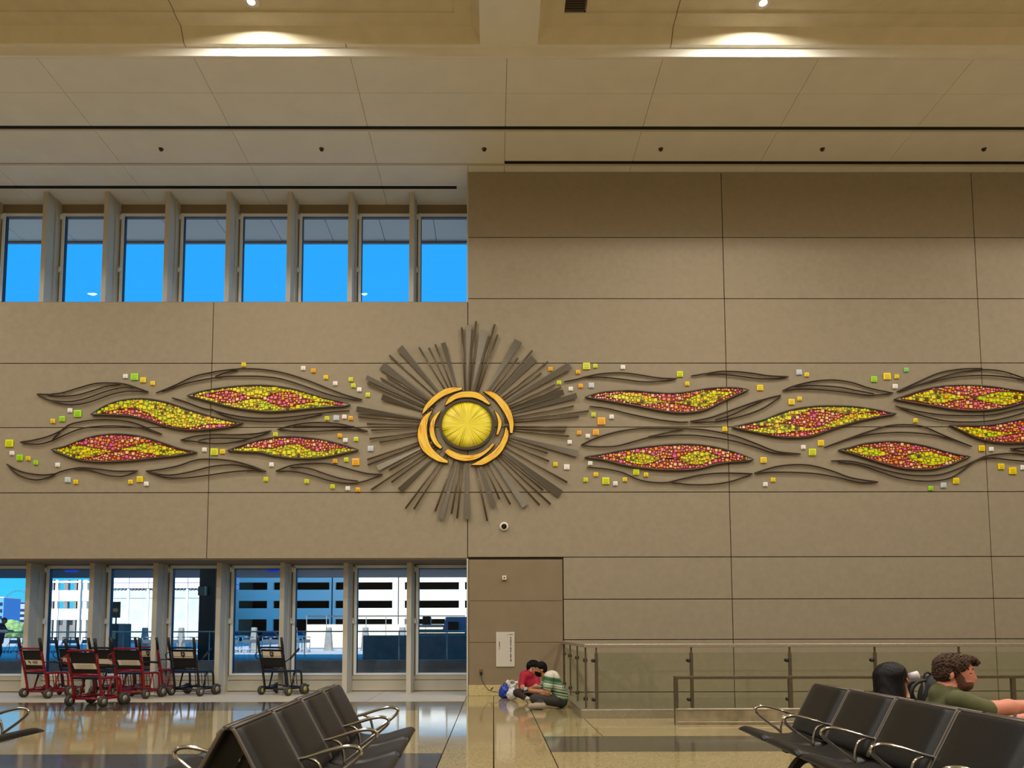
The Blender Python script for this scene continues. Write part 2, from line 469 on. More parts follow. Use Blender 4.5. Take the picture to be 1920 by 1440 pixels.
for a, b, y0, y1 in ((XW0, XW1, Y237, Y244 - 0.012), (XSL, XW1, Y302, Y309 - 0.012), (XW0, PZ(856, 351, ZC).x, Y348, Y354)):
    MB().box((a, y0 + 0.003, ZC + 0.002), (b, y1, ZC + 0.05)).build('black_slot', M_black, ceiling)
# step up to the coffered part
ZF = ZC + 0.16
YCF = PZ(925, 83, ZF).y
MB().box((XW0, Y110 - 0.05, ZC), (XW1, Y110, ZF + 0.3)).build('ceiling_step', M_ceil, ceiling)
XBL, XBR = PZ(900, 82, ZF).x, PZ(1008, 82, ZF).x
YC0 = 1.2
for a, b in (((XW0, YCF), (XW1, Y110 - 0.04)), ((XBL, YC0), (XBR, YCF)), ((XW0, YR), (XW1, YC0))):
    MB().box((a[0], a[1], ZF), (b[0], b[1], ZF + 0.05)).build('soffit_beam', M_ceil, ceiling)
def coffer(x0, x1):
    e, h = 0.15, 0.20
    m = MB()
    A = [(x0, YC0, ZF), (x1, YC0, ZF), (x1, YCF, ZF), (x0, YCF, ZF)]
    B = [(x0 + e, YC0 + e, ZF + h), (x1 - e, YC0 + e, ZF + h), (x1 - e, YCF - e, ZF + h), (x0 + e, YCF - e, ZF + h)]
    for i in range(4): m.add([A[i], A[(i+1)%4], B[(i+1)%4], B[i]], [(0, 1, 2, 3)])
    e2 = 0.42
    D = [(x0 + e2, YC0 + e2, ZF + h), (x1 - e2, YC0 + e2, ZF + h), (x1 - e2, YCF - e2, ZF + h), (x0 + e2, YCF - e2, ZF + h)]
    E = [(x, y, z + 0.03) for x, y, z in D]
    for i in range(4):
        m.add([B[i], B[(i+1)%4], D[(i+1)%4], D[i]], [(0, 1, 2, 3)]); m.add([D[i], D[(i+1)%4], E[(i+1)%4], E[i]], [(0, 1, 2, 3)])
    m.add(E, [(0, 1, 2, 3)])
    m.build('coffer', M_cof, ceiling)
    return ZF + h + 0.03
ZTOP = coffer(XW0, XBL); coffer(XBR, XW1)

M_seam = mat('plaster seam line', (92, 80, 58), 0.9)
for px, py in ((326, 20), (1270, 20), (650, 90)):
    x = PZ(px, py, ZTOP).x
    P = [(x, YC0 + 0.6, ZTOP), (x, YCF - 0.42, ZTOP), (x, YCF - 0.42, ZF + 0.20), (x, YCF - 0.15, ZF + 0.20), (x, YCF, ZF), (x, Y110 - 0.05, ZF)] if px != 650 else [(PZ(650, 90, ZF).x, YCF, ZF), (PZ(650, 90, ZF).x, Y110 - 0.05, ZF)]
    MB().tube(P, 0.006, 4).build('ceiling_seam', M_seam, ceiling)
# downlights: the hall's own lamps
M_lampglow = mat('lamp lens', (255, 244, 222), 0.5, emit=((255, 240, 214), 14.0))
M_lampring = mat('lamp ring', (225, 222, 214), 0.4)
LP = PZ(471, 1, ZTOP); RP = PZ(1431, 3, ZTOP)
me_ring = MB().lathe([(0.10, 0.0), (0.13, 0.0), (0.13, -0.02), (0.10, -0.025)], 20).mesh('trim_ring', M_lampring)
me_lens = MB().lathe([(0.099, -0.008), (0.099, -0.012), (0.05, -0.03)], 20).mesh('lens', M_lampglow)
px_ = RP.x - LP.x
ld = bpy.data.lights.new('downlight', 'AREA'); ld.shape = 'DISK'; ld.size = 0.24; ld.energy = LAMP_W; ld.color = (1.0, 0.95, 0.87); ld.spread = math.radians(170)
for j, y in enumerate((LP.y, 7.6, 3.8, -1.2, -5.0, -8.8)):
    for i, x in enumerate((LP.x - px_ * 0.98, LP.x, RP.x, RP.x + px_ * 0.98)):
        z = ZTOP if y > YC0 else ZF
        seen = j == 0 and i in (1, 2)
        lb = ('bright round downlight recessed in the coffer beside the ceiling vent' if i == 2 else 'bright round downlight recessed in the coffer over the windows') if seen else 'round recessed downlight in the hall ceiling away from the mural'
        t = thing('downlight', lb, 'lamp', (x, y, z), group='recessed downlights')
        link('trim_ring', me_ring, t); link('lens', me_lens, t)
        lo = bpy.data.objects.new('downlight_beam' if seen else 'downlight_row_%d_column_%d_offscreen' % (j + 1, i + 1), ld); C.objects.link(lo); lo.location = (0, 0, -0.045); lo.parent = t

v0, v1 = PZ(1057, -6, ZTOP), PZ(1098, 21, ZTOP)
t = thing('ceiling_vent', 'small dark square vent grille in the cream coffer', 'vent', ((v0.x + v1.x) / 2, (v0.y + v1.y) / 2, ZTOP))
w, h = (v1.x - v0.x) / 2, abs(v1.y - v0.y) / 2
M_vent = mat('grey vent', (86, 78, 64), 0.6)
MB().box((-w, -h, -0.004), (w, h, 0.02)).build('backing', M_gap, t)
MB().box((-w, -h, -0.02), (-w + 0.03, h, 0.0)).box((w - 0.03, -h, -0.02), (w, h, 0)).box((-w, -h, -0.02), (w, -h + 0.03, 0)).box((-w, h - 0.03, -0.02), (w, h, 0)).build('frame', M_vent, t)
for k in range(5):
    yy = -h + (k + 1) * 2 * h / 6
    MB().obox((0, yy, -0.01), (w - 0.02, 0, 0), (0, 0.018, 0.006), (0, 0, 0.003)).build('slat', M_vent, t)

me_spr = MB().lathe([(0.05, 0.0), (0.05, -0.006), (0.022, -0.012), (0.018, -0.03), (0.034, -0.033), (0.034, -0.04), (0.006, -0.05)], 14).mesh('sprinkler', mat('bronze sprinkler', (70, 62, 50), 0.4, 0.6))
for px, lb in ((302, 'over the second and third tall windows'), (603, 'over the middle tall windows'), (908, 'beside the end of the windows'), (1239, 'over the first solid wall column'), (1542, 'over the joint of the solid wall'), (1845, 'farthest along the solid wall')):
    p = PZ(px, 279, ZC)
    link('sprinkler_head', me_spr, None, 'small round sprinkler head in the ceiling ' + lb, 'sprinkler', 'ceiling sprinklers', None, p)

# exterior soffit beyond the upper windows
ext = struct('trim_2', 'white roof overhang soffit outside the upper windows', 'soffit')
xo0 = PZ(620, 440, ZC).x
for k in range(-10, 6):
    a = xo0 + k * 1.31
    if a > XCOR + 1.5: break
    MB().box((a + 0.008, WIN + 0.16, ZC + 0.02), (a + 1.302, YEDGE - 0.08, ZC + 0.08)).build('soffit_panel', M_ext, ext)
MB().box((XW0, YEDGE - 0.08, ZC - 0.02), (XW1, YEDGE, ZC + 0.5)).build('edge_lip', mat('blue grey lip', (112, 116, 130), 0.6), ext)
MB().box((XW0, WIN + 0.14, ZC + 0.08), (XW1, YEDGE - 0.02, ZC + 0.6)).build('soffit_core', M_gap, ext)

# ------------------------------------------------------------------ window bays
NF = 11
xf = [PY(766.5 - 0, 1170, FY0).x - k * 1.372 for k in range(NF)]
FW = 0.05
me_fl = MB().box((-FW, FY0, 0), (FW, FY1, ZS0 - 0.01)).box((-FW, FY1, 0), (FW + 0.02, WIN + 0.06, ZS0 - 0.01)).mesh('trim_fin', M_fin)
ZTOPF = ZC
me_fu = MB().box((-FW, FY0, ZS1 + 0.02), (FW, FY1, ZC)).box((-FW, FY1, ZS1 + 0.02), (FW + 0.02, WIN + 0.06, ZC)).mesh('trim_fin', M_fin)
n = 3
ordn = ['first', 'second', 'third', 'fourth', 'fifth', 'sixth', 'seventh', 'eighth', 'ninth', 'tenth', 'eleventh']
for k, x in enumerate(xf):
    for me, w in ((me_fl, 'lower'), (me_fu, 'upper')):
        link('trim_%d' % n, me, None, 'deep tan fin between the %s windows, %s from the solid wall' % (w, ordn[k]), 'fin', None, 'structure', (x, 0, 0)); n += 1
ZG0, ZG1 = PY(600, 1263, WIN).z, PY(600, 1066, WIN).z      # lower glass
ZU1 = PY(600, 408, WIN).z                                    # upper glass top
edges = [XCOR - 0.02] + xf
nw = 1
def latch(root, x, z):
    l = MB().box((x - 0.03, WIN - 0.09, z - 0.06), (x + 0.03, WIN - 0.03, z + 0.06)).build('latch', M_latch, root)
    MB().tube([(x, WIN - 0.10, z + 0.05), (x + 0.05, WIN - 0.13, z + 0.02), (x + 0.05, WIN - 0.13, z - 0.07)], 0.014, 6).build('latch_lever', M_latch, l)
for k in range(NF):
    xr = edges[k] - (FW if k else 0.0); xl = edges[k + 1] + FW
    for up in (0, 1):
        z0, z1 = (ZS1 + 0.02, ZC) if up else (0.0, ZS0)
        t = struct('window_%d' % nw, '%s window bay with pale frame, %s from the solid wall' % ('upper clerestory' if up else 'lower', ordn[k]), 'window'); nw += 1
        a, b = (z0, ZU1) if up else (ZG0, ZG1)
        sw = 0.11
        m = MB()
        fy0, fy1 = WIN - 0.05, WIN + 0.06
        m.box((xl, fy0, a - 0.02), (xl + 0.05, fy1 + 0.02, b + 0.09))
        m.box((xl + 0.05, fy0 - 0.01, a - 0.03), (xl + sw, fy1, b + 0.07), 1)
        m.box((xr - 0.035, fy0, a - 0.03), (xr, fy1, b + 0.07), 1)
        m.box((xl + sw, fy0, b), (xr - 0.035, fy1, b + 0.07), 1)
        m.box((xl + sw, fy0, a - 0.03), (xr - 0.035, fy1, a + 0.012), 1)
        m.box((xl + sw, fy0 + 0.02, a), (xl + sw + 0.012, fy1, b), 2)
        m.box((xl + sw, fy0 + 0.02, b - 0.014), (xr - 0.035, fy1, b), 2)
        m.build('frame', [M_head, M_frame, M_gasket], t)
        MB().box((xl + sw, WIN + 0.02, a + 0.01), (xr - 0.03, WIN + 0.03, b - 0.005)).build('pane', M_pane, t)
        MB().box((xl - 0.06, WIN - 0.02, b + 0.07), (xr + 0.06, WIN + 0.1, z1 + 0.01)).build('head_panel', M_head, t)
        if not up:
            m = MB().box((xl - 0.06, WIN - 0.01, 0), (xr + 0.06, WIN + 0.1, a - 0.03))
            m.box((xl - 0.02, WIN - 0.05, 0.02), (xr + 0.02, WIN, a * 0.62)).box((xl - 0.02, WIN - 0.035, a * 0.66), (xr + 0.02, WIN, a - 0.03))
            m.build('apron_panel', M_fin, t)
        latch(t, xl + 0.05, b - 0.02); latch(t, xl + 0.05, a + (b - a) * 0.50)
# ------------------------------------------------------------------ the wall mural
PX = WY / FPX                               # metres per pixel on the wall
def wp(px, py, off=0.0):
    p = PY(px, py, WY); return Vector((p.x, WY - off, p.z))
M_wire = mat('dark bronze rod', (58, 44, 30), 0.45, 0.5)
M_rim = mat('dark pewter rim', (74, 66, 54), 0.45, 0.5)
M_tip = mat('grey pewter tip', (140, 130, 112), 0.4, 0.5)
def glassy(name, c, r=0.25): return mat(name, c, r, var=0.12, scale=14)
MOS = {'y': [glassy('citron glass', (240, 230, 10)), glassy('yellow glass', (250, 220, 30)), glassy('lime glass', (200, 226, 10)), glassy('amber glass', (246, 180, 20))],
       'r': [glassy('pink glass', (244, 130, 140)), glassy('orange glass', (250, 160, 50)), glassy('peach glass', (255, 210, 150)), glassy('magenta glass', (236, 100, 170))],
       'd': [glassy('brown glass', (92, 62, 20))]}
MOSL = MOS['y'] + MOS['r'] + MOS['d']
MOSW = {'y': [0, 0, 0, 0, 1, 1, 2, 2, 3, 8], 'r': [4, 4, 5, 5, 5, 6, 6, 6, 7, 3]}
M_by = mat('olive grout band', (150, 140, 22), 0.5, var=0.15, scale=20)
M_br = mat('crimson grout band', (134, 26, 20), 0.5, var=0.15, scale=20)

def resample(pts, us):
    Q = spline([(x, y, 0) for x, y in pts], 8)
    L = [0.0]
    for a, b in zip(Q, Q[1:]): L.append(L[-1] + abs(b.x - a.x) + 1e-6)
    L = [l / L[-1] for l in L]
    out, j = [], 0
    for u in us:
        while j < len(L) - 2 and L[j + 1] < u: j += 1
        t = (u - L[j]) / (L[j + 1] - L[j]); t = min(max(t, 0), 1)
        q = Q[j].lerp(Q[j + 1], t); out.append((q.x, q.y))
    return out

def mosaic_leaf(L, top, bot, R, cols, bounds, label, seed):
    rnd = random.Random(seed)
    us = [i / 60 for i in range(61)]
    T, B = resample([L] + top + [R], us), resample([L] + bot + [R], us)
    c = wp((L[0] + R[0]) / 2, (L[1] + R[1]) / 2)
    t = thing('mosaic_leaf', label, 'mosaic', c, group='mosaic leaves of the mural')
    loc = lambda px, py, off=0.0: wp(px, py, off) - c
    nb = len(cols)
    def vb(i, u):
        if i == 0: return 0.0
        if i == nb: return 1.0
        a, amp, fr, ph = bounds[i - 1]
        return min(1.0, max(0.0, a + amp * math.sin(2 * math.pi * (fr * u + ph))))
    def at(u, v):
        i = min(int(u * 60), 59); s = u * 60 - i
        x0 = T[i][0] * (1-s) + T[i+1][0] * s; y0 = T[i][1] * (1-s) + T[i+1][1] * s
        x1 = B[i][0] * (1-s) + B[i+1][0] * s; y1 = B[i][1] * (1-s) + B[i+1][1] * s
        return x0 + (x1 - x0) * v, y0 + (y1 - y0) * v
    # coloured grout bands
    lo_u, hi_u = 0.03, 0.97
    su = [lo_u + (hi_u - lo_u) * i / 60 for i in range(61)]
    for i in range(nb):
        a = [loc(*at(u, vb(i, u))) for u in su]; b = [loc(*at(u, vb(i + 1, u))) for u in su]
        MB().strip([(p.x, p.z) for p in a], [(p.x, p.z) for p in b], -0.045, 0.0).build('grout_band', M_by if cols[i] == 'y' else M_br, t)
        if i:
            MB().tube([Vector((p.x, -0.05, p.z)) for p in a], 0.009, 5).build('band_line', M_br, t)
    # rim
    ring = [Vector((p.x, -0.045, p.z)) for p in [loc(*q) for q in T]] + [Vector((p.x, -0.045, p.z)) for p in [loc(*q) for q in B[-2:0:-1]]]
    MB().tube(ring, 0.022, 6, closed=True).build('frame', M_rim, t)
    for (q0, q1, q2) in ((at(0.0, .5), at(0.035, 0.0), at(0.035, 1.0)), (at(1.0, .5), at(0.965, 0.0), at(0.965, 1.0))):
        P = [loc(*q) for q in (q0, q1, q2)]
        MB().prism([(p.x, p.z) for p in P], -0.062, 0.0).build('tip', M_tip, t)
    # glass chips, too small to pick apart one by one
    m = MB(); grid = {}
    area = sum(abs(B[i][1] - T[i][1]) for i in range(60)) * (R[0] - L[0]) / 60
    for tries in range(int(area * 0.5)):
        u, v = rnd.uniform(0.04, 0.96), rnd.uniform(0.02, 0.98)
        big = rnd.random()
        s = (2.7 + 0.6 * rnd.random()) if (tries < area * 0.05 and big < .6) else (1.5 + 0.6 * rnd.random()) if tries < area * 0.2 else 1.0 + 0.35 * rnd.random()
        x, y = at(u, v)
        bnd0 = next(i for i in range(nb) if v <= vb(i + 1, u) + 1e-9)
        gapx = 0.55
        if cols[bnd0] == 'r': s *= 0.84; gapx = 1.0
        hgt = at(u, 1.0)[1] - at(u, 0.0)[1]
        dv = (s + 1.6) / max(hgt, 1e-3)
        if v - dv < 0 or v + dv > 1: continue
        band = next(i for i in range(nb) if v <= vb(i + 1, u) + 1e-9)
        if (band > 0 and v - (s * 0.9) / hgt < vb(band, u)) or (band < nb - 1 and v + (s * 0.9) / hgt > vb(band + 1, u)): continue
        gx, gy = int(x // 6), int(y // 6); ok = True
        for ax_ in (gx - 1, gx, gx + 1):
            for ay_ in (gy - 1, gy, gy + 1):
                for (x2, y2, s2) in grid.get((ax_, ay_), ()):
                    if max(abs(x - x2), abs(y - y2)) < s + s2 + gapx: ok = False; break
                if not ok: break
            if not ok: break
        if not ok: continue
        grid.setdefault((gx, gy), []).append((x, y, s))
        p = loc(x, y); a = rnd.uniform(-0.25, 0.25); r = s * PX; ca, sa = math.cos(a) * r, math.sin(a) * r
        q = [(p.x + ca - sa, p.z + sa + ca), (p.x - ca - sa, p.z - sa + ca), (p.x - ca + sa, p.z - sa - ca), (p.x + ca + sa, p.z + sa - ca)]
        d = -0.055 - 0.012 * rnd.random()
        k = rnd.choice(MOSW[cols[band]])
        m.add([(x_, -0.04, z_) for x_, z_ in q] + [(x_, d, z_) for x_, z_ in q], [(4,5,6,7),(0,1,5,4),(1,2,6,5),(2,3,7,6),(3,0,4,7)], k)
    m.build('glass_chips', MOSL, t, kind='stuff')
    return t

RYR = ['r', 'y', 'r']
w3 = lambda a, b, f, p, am=0.17: [(a, am, f, p), (b, am, f, p + 0.5)]
LEAVES = [
 ((173,778.5), [(200,762),(230,752),(268,749),(310,755),(350,768),(400,783),(440,792)], [(215,779.5),(250,782),(280,790),(310,800),(340,806.5),(370,808),(410,805),(435,801)], (456,794), ['y','r'], [(0.74,0.20,1.6,0.35)], 'drooping yellow mosaic leaf with one red lower band, below the long double rods'),
 ((353,743), [(380,735.5),(410,730),(450,725.5),(485,724),(520,726),(555,732),(590,742),(620,750),(645,756)], [(375,749),(400,756),(430,764),(465,770),(500,773.5),(540,772),(580,768),(620,764.5),(645,763)], (657,760), ['y','r','y'], [(0.33,0.16,2.6,0.15),(0.66,0.16,2.6,0.65)], 'yellow mosaic leaf with a wavy red band along its middle'),
 ((99,844), [(125,838),(150,828),(175,820),(200,816),(222,815),(250,817),(280,823),(310,833),(340,843)], [(120,853),(145,862),(175,866.5),(210,867),(250,864.5),(290,860),(330,856)], (370,849), RYR, [(0.36,0.22,1.5,0.62),(0.80,0.20,1.2,0.15)], 'humped red and yellow mosaic leaf at the window end of the mural'),
 ((428,846), [(450,838),(475,830),(500,824),(530,820.5),(560,820.5),(600,825),(635,833),(655,839)], [(460,848.5),(490,850),(510,855),(540,859.5),(570,861),(600,859.5),(630,854.5),(655,849)], (672,845), ['r','y'], [(0.48,0.16,2.4,0.55)], 'mosaic leaf with red top half and yellow bottom half, beside the sunburst'),
 ((1097,746), [(1125,738),(1150,735),(1185,734),(1220,737),(1260,739),(1290,736),(1320,731),(1350,728.5),(1380,729)], [(1120,750),(1150,755),(1190,762),(1230,770),(1260,774.5),(1290,775),(1320,770),(1350,756),(1380,742)], (1402,732.5), RYR, w3(0.28,0.68,2.2,0.1), 'sagging mosaic leaf with upturned tip, red and yellow bands, beside the sunburst'),
 ((1096,858.5), [(1130,853),(1170,845),(1210,839),(1250,835),(1290,834),(1330,838),(1365,846),(1395,856)], [(1130,863),(1165,872),(1200,878),(1240,882),(1280,882.5),(1310,879.5),(1340,872),(1370,867.5),(1395,866)], (1411,862.5), RYR, w3(0.42,0.68,2.8,0.85), 'long pointed mosaic leaf, dark red with a wavy yellow middle band'),
 ((1372,802), [(1400,796),(1430,789),(1460,777),(1490,768.5),(1525,763.5),(1560,762.5),(1600,764),(1640,769.5),(1665,775)], [(1390,807),(1420,813),(1455,820),(1490,822),(1520,819),(1550,809),(1580,799),(1610,790.5),(1645,783)], (1678,777), ['y','r','y','r'], [(0.28,0.18,2.0,0.75),(0.58,0.16,2.0,0.2),(0.88,0.10,1.6,0.1)], 'rising mosaic leaf of four yellow and red bands'),
 ((1571,845), [(1590,841),(1615,834),(1640,830.5),(1670,829),(1700,831.5),(1735,838),(1770,848),(1800,855)], [(1600,853),(1630,863),(1660,872),(1690,879),(1720,881.5),(1750,880),(1780,872),(1805,861.5)], (1816,857.5), RYR, w3(0.36,0.68,1.9,0.4), 'short plump mosaic leaf cupped by double rods, red with yellow middle'),
 ((1675,750), [(1700,742),(1730,732),(1760,726),(1790,724),(1820,724),(1860,727),(1895,732.5),(1920,736),(1960,744)], [(1700,754.5),(1740,761.5),(1780,768),(1810,771),(1840,771),(1870,768),(1900,761),(1920,755.5),(1960,751)], (1985,750), RYR, w3(0.28,0.70,2.0,0.35), 'pale yellow and pink mosaic leaf under three arched rods'),
 ((1779,798.5), [(1800,799),(1830,799.5),(1860,797.5),(1890,792),(1920,786.5),(1960,782),(2020,786)], [(1800,809),(1825,821),(1850,828.5),(1880,832),(1910,832),(1950,829),(2010,816)], (2080,800), RYR, w3(0.34,0.74,1.8,0.5), 'sickle shaped mosaic leaf at the far stairwell end of the mural'),
]
for i, (L, tp, bt, R, co, bd, lb) in enumerate(LEAVES): mosaic_leaf(L, tp, bt, R, co, bd, lb, 11 + i)

WAVES = [
 ('four flowing rods in a bundle above the drooping leaf', [[(71,740),(95,740),(120,737),(150,728),(180,720),(210,719),(235,721),(260,729),(280,736)],[(90,741),(115,743.5),(145,742),(180,732),(205,724),(228,721)],[(72,740.5),(95,751),(130,754),(160,749),(200,735),(230,728),(256,727)],[(90,750),(115,757),(140,760),(170,755),(210,741),(240,735),(265,735),(280,736)]]),
 ('long arched pair of rods over the yellow leaf with wavy red middle', [[(294,738),(330,723),(365,707),(400,699),(435,694),(465,692.5),(500,694.5),(540,702),(580,715),(620,731),(650,742),(680,750.5)],[(305,735),(350,720),(395,711),(420,707.5),(450,706.5),(490,707),(525,711),(560,721),(600,735),(630,744),(660,749.5),(680,750.5)],[(405,707),(425,700),(448,694)]]),
 ('hanging pair of rods under the yellow leaf with wavy red middle', [[(324,747),(350,755),(380,766),(400,770),(430,778),(470,784),(510,785),(550,782),(590,777),(625,773),(656,771)],[(398,768),(420,779),(450,788),(490,791.5),(530,791),(570,786),(605,777)]]),
 ('forked S-curve rods above the humped leaf at the window end', [[(40,830),(65,826),(95,818),(122,805),(130,798),(150,792),(180,788),(205,787.5),(235,790),(260,796),(285,807),(305,815)],[(100,826),(115,810),(130,798)],[(40,830),(70,834),(95,829),(120,818),(150,806),(180,801),(215,799.5),(250,802),(275,806),(305,815)]]),
 ('low twisting rods with two loops below the humped leaf', [[(15,871),(30,880),(50,887),(80,891),(105,889),(115,885),(135,880),(155,877.5),(185,880),(220,884),(260,883.5)],[(15,871),(35,890),(65,900),(90,897),(112,886)],[(140,880),(165,881),(185,887),(210,893),(235,893),(260,883.5)]]),
 ('three swelling rods below the gap between two lower leaves', [[(275,884),(300,881),(335,874),(365,864),(390,861.5),(430,864),(465,872),(500,884.5)],[(275,884),(300,890),(325,891),(360,885),(395,876),(425,872.5),(450,873),(475,878),(500,884.5)],[(280,886),(310,895),(345,897),(390,892),(440,885),(480,883),(500,884.5)]]),
 ('boat shaped rods with an inner rod above the half red leaf', [[(340,826),(365,819),(400,815.5),(440,816),(480,814),(510,808.5)],[(340,826),(370,829),(400,832.5),(430,831.5),(465,824.5),(490,817),(510,808.5)],[(373,827),(395,823),(425,822.5),(460,823),(475,822)]]),
 ('slim lens shaped rods reaching the sunburst rays', [[(521,806),(550,798),(580,793.5),(610,793),(640,796),(665,802),(690,809.5)],[(521,806),(550,809),(580,810),(620,808),(655,805.5),(690,809.5)],[(548,799.5),(580,800.5),(640,800.5),(665,801)]]),
 ('downward curling rods with pointed end below the half red leaf', [[(518,884),(545,874),(580,869.5),(620,870.5),(655,880),(690,888.5),(718,890)],[(518,884),(555,885),(590,893),(620,902),(650,906.5),(680,904),(718,890)],[(545,877),(580,879),(610,889),(640,898),(672,903)]]),
 ('looped rods with a long tail above the sagging leaf', [[(1057,717),(1080,712.5),(1100,707),(1130,701.5),(1165,700),(1200,704),(1235,709.5),(1268,711)],[(1095,708),(1130,708.5),(1165,712),(1200,716.5),(1230,716.5),(1268,711)]]),
 ('flat looped pair of rods just under the upper panel joint', [[(1295,706),(1320,702),(1350,697.5),(1380,698),(1410,701),(1440,705.5),(1477,707.5)],[(1320,702),(1350,702.5),(1385,706.5),(1420,711),(1450,711),(1477,707.5)]]),
 ('single sloping rod under the sagging leaf', [[(1105,763),(1140,767),(1180,777),(1230,787),(1270,792),(1290,792)]]),
 ('feather shaped rods rising beside the upturned tip of the sagging leaf', [[(1293,791),(1330,784),(1370,770),(1410,756),(1440,747.5),(1463,742)],[(1293,791.5),(1330,792),(1360,788),(1400,778),(1430,766),(1455,750),(1463,742)],[(1340,788.5),(1370,779),(1400,765),(1432,750)]]),
 ('long arching rods over the pointed dark red leaf', [[(1089,835.5),(1115,823),(1150,812),(1190,805),(1230,804),(1300,805),(1340,810),(1380,819),(1420,834),(1455,847),(1500,852)],[(1089,835.5),(1120,838.5),(1155,837),(1190,828),(1220,820.5),(1260,817),(1300,817),(1340,821.5),(1380,829),(1420,841),(1450,850),(1500,852)],[(1215,820),(1250,812),(1283,804.5)]]),
 ('dipping rods with a lens loop below the pointed dark red leaf', [[(1100,877),(1130,879),(1165,886),(1195,899),(1220,904.5),(1250,905),(1280,898),(1320,890),(1360,887.5),(1410,889)],[(1255,904.5),(1290,909),(1330,909),(1370,903),(1410,889)]]),
 ('two slowly falling rods below the rising four band leaf', [[(1413,888),(1450,876.5),(1485,872),(1520,873.5),(1560,884),(1595,896.5),(1645,904.5)],[(1413,888),(1450,886),(1490,886.5),(1530,889),(1570,896),(1610,905),(1645,904.5)]]),
 ('three wing shaped rods above the rising four band leaf', [[(1466,733.5),(1490,724),(1525,716),(1560,713.5),(1595,718),(1630,729),(1673,738)],[(1466,733.5),(1500,730.5),(1540,732),(1580,736),(1615,741),(1645,741.5),(1673,738)],[(1485,725.5),(1520,724),(1570,727),(1600,732.5),(1637,739.5)]]),
 ('three arched rods over the pale yellow and pink leaf', [[(1680,735.5),(1720,717),(1760,700),(1800,693),(1840,692)],[(1682,735),(1720,723),(1770,706),(1810,697),(1845,694),(1880,698),(1920,711),(1960,725)],[(1685,735),(1730,720),(1790,708),(1845,705),(1890,709),(1920,714),(1960,725)]]),
 ('cradle shaped rods under the pale yellow and pink leaf', [[(1677,762),(1710,770),(1760,778),(1810,780),(1860,778),(1900,769.5),(1930,764),(1950,761)],[(1677,762),(1720,778),(1770,790),(1820,792),(1860,789),(1900,780),(1930,770),(1950,761)]]),
 ('arched pair of rods over the short plump leaf', [[(1544,840),(1590,823),(1630,809),(1665,799),(1700,797),(1730,801),(1770,818),(1820,838)],[(1548,838.5),(1600,821),(1640,814),(1690,811.5),(1740,815),(1780,824),(1820,838)]]),
 ('cupping pair of rods under the short plump leaf', [[(1557,865),(1590,865),(1625,872),(1670,885),(1715,892),(1760,890.5),(1800,877),(1825,865),(1850,855),(1890,851),(1925,854),(1970,864)],[(1570,867),(1610,872),(1650,886),(1690,898),(1735,903),(1775,898),(1800,885),(1825,866),(1850,859),(1890,863),(1930,866),(1970,864)]]),
 ('short forked rods under the sickle shaped leaf', [[(1892,842),(1920,840),(1970,832)],[(1892,842),(1920,848),(1970,850)]]),
]
for lb, lines in WAVES:
    c = wp(*lines[0][0])
    t = thing('rod_wave', lb, 'wall art', c, group='bronze rod waves of the mural')
    for i, ln in enumerate(lines):
        pts = [wp(x, y, 0.035 + 0.004 * i) - c for x, y in [(q.x, q.y) for q in spline([(a, b, 0) for a, b in ln], 5)]]
        MB().tube(pts, [0.012] + [0.0155] * (len(pts) - 2) + [0.012], 6).build('rod', M_wire, t)
        a, b = pts[0], pts[-1]
        m = MB()
        for q in (pts[len(pts)//4], pts[3*len(pts)//4]): m.tube([q, Vector((q.x, 0.004, q.z))], 0.008, 5)
        m.build('mount', M_wire, t)

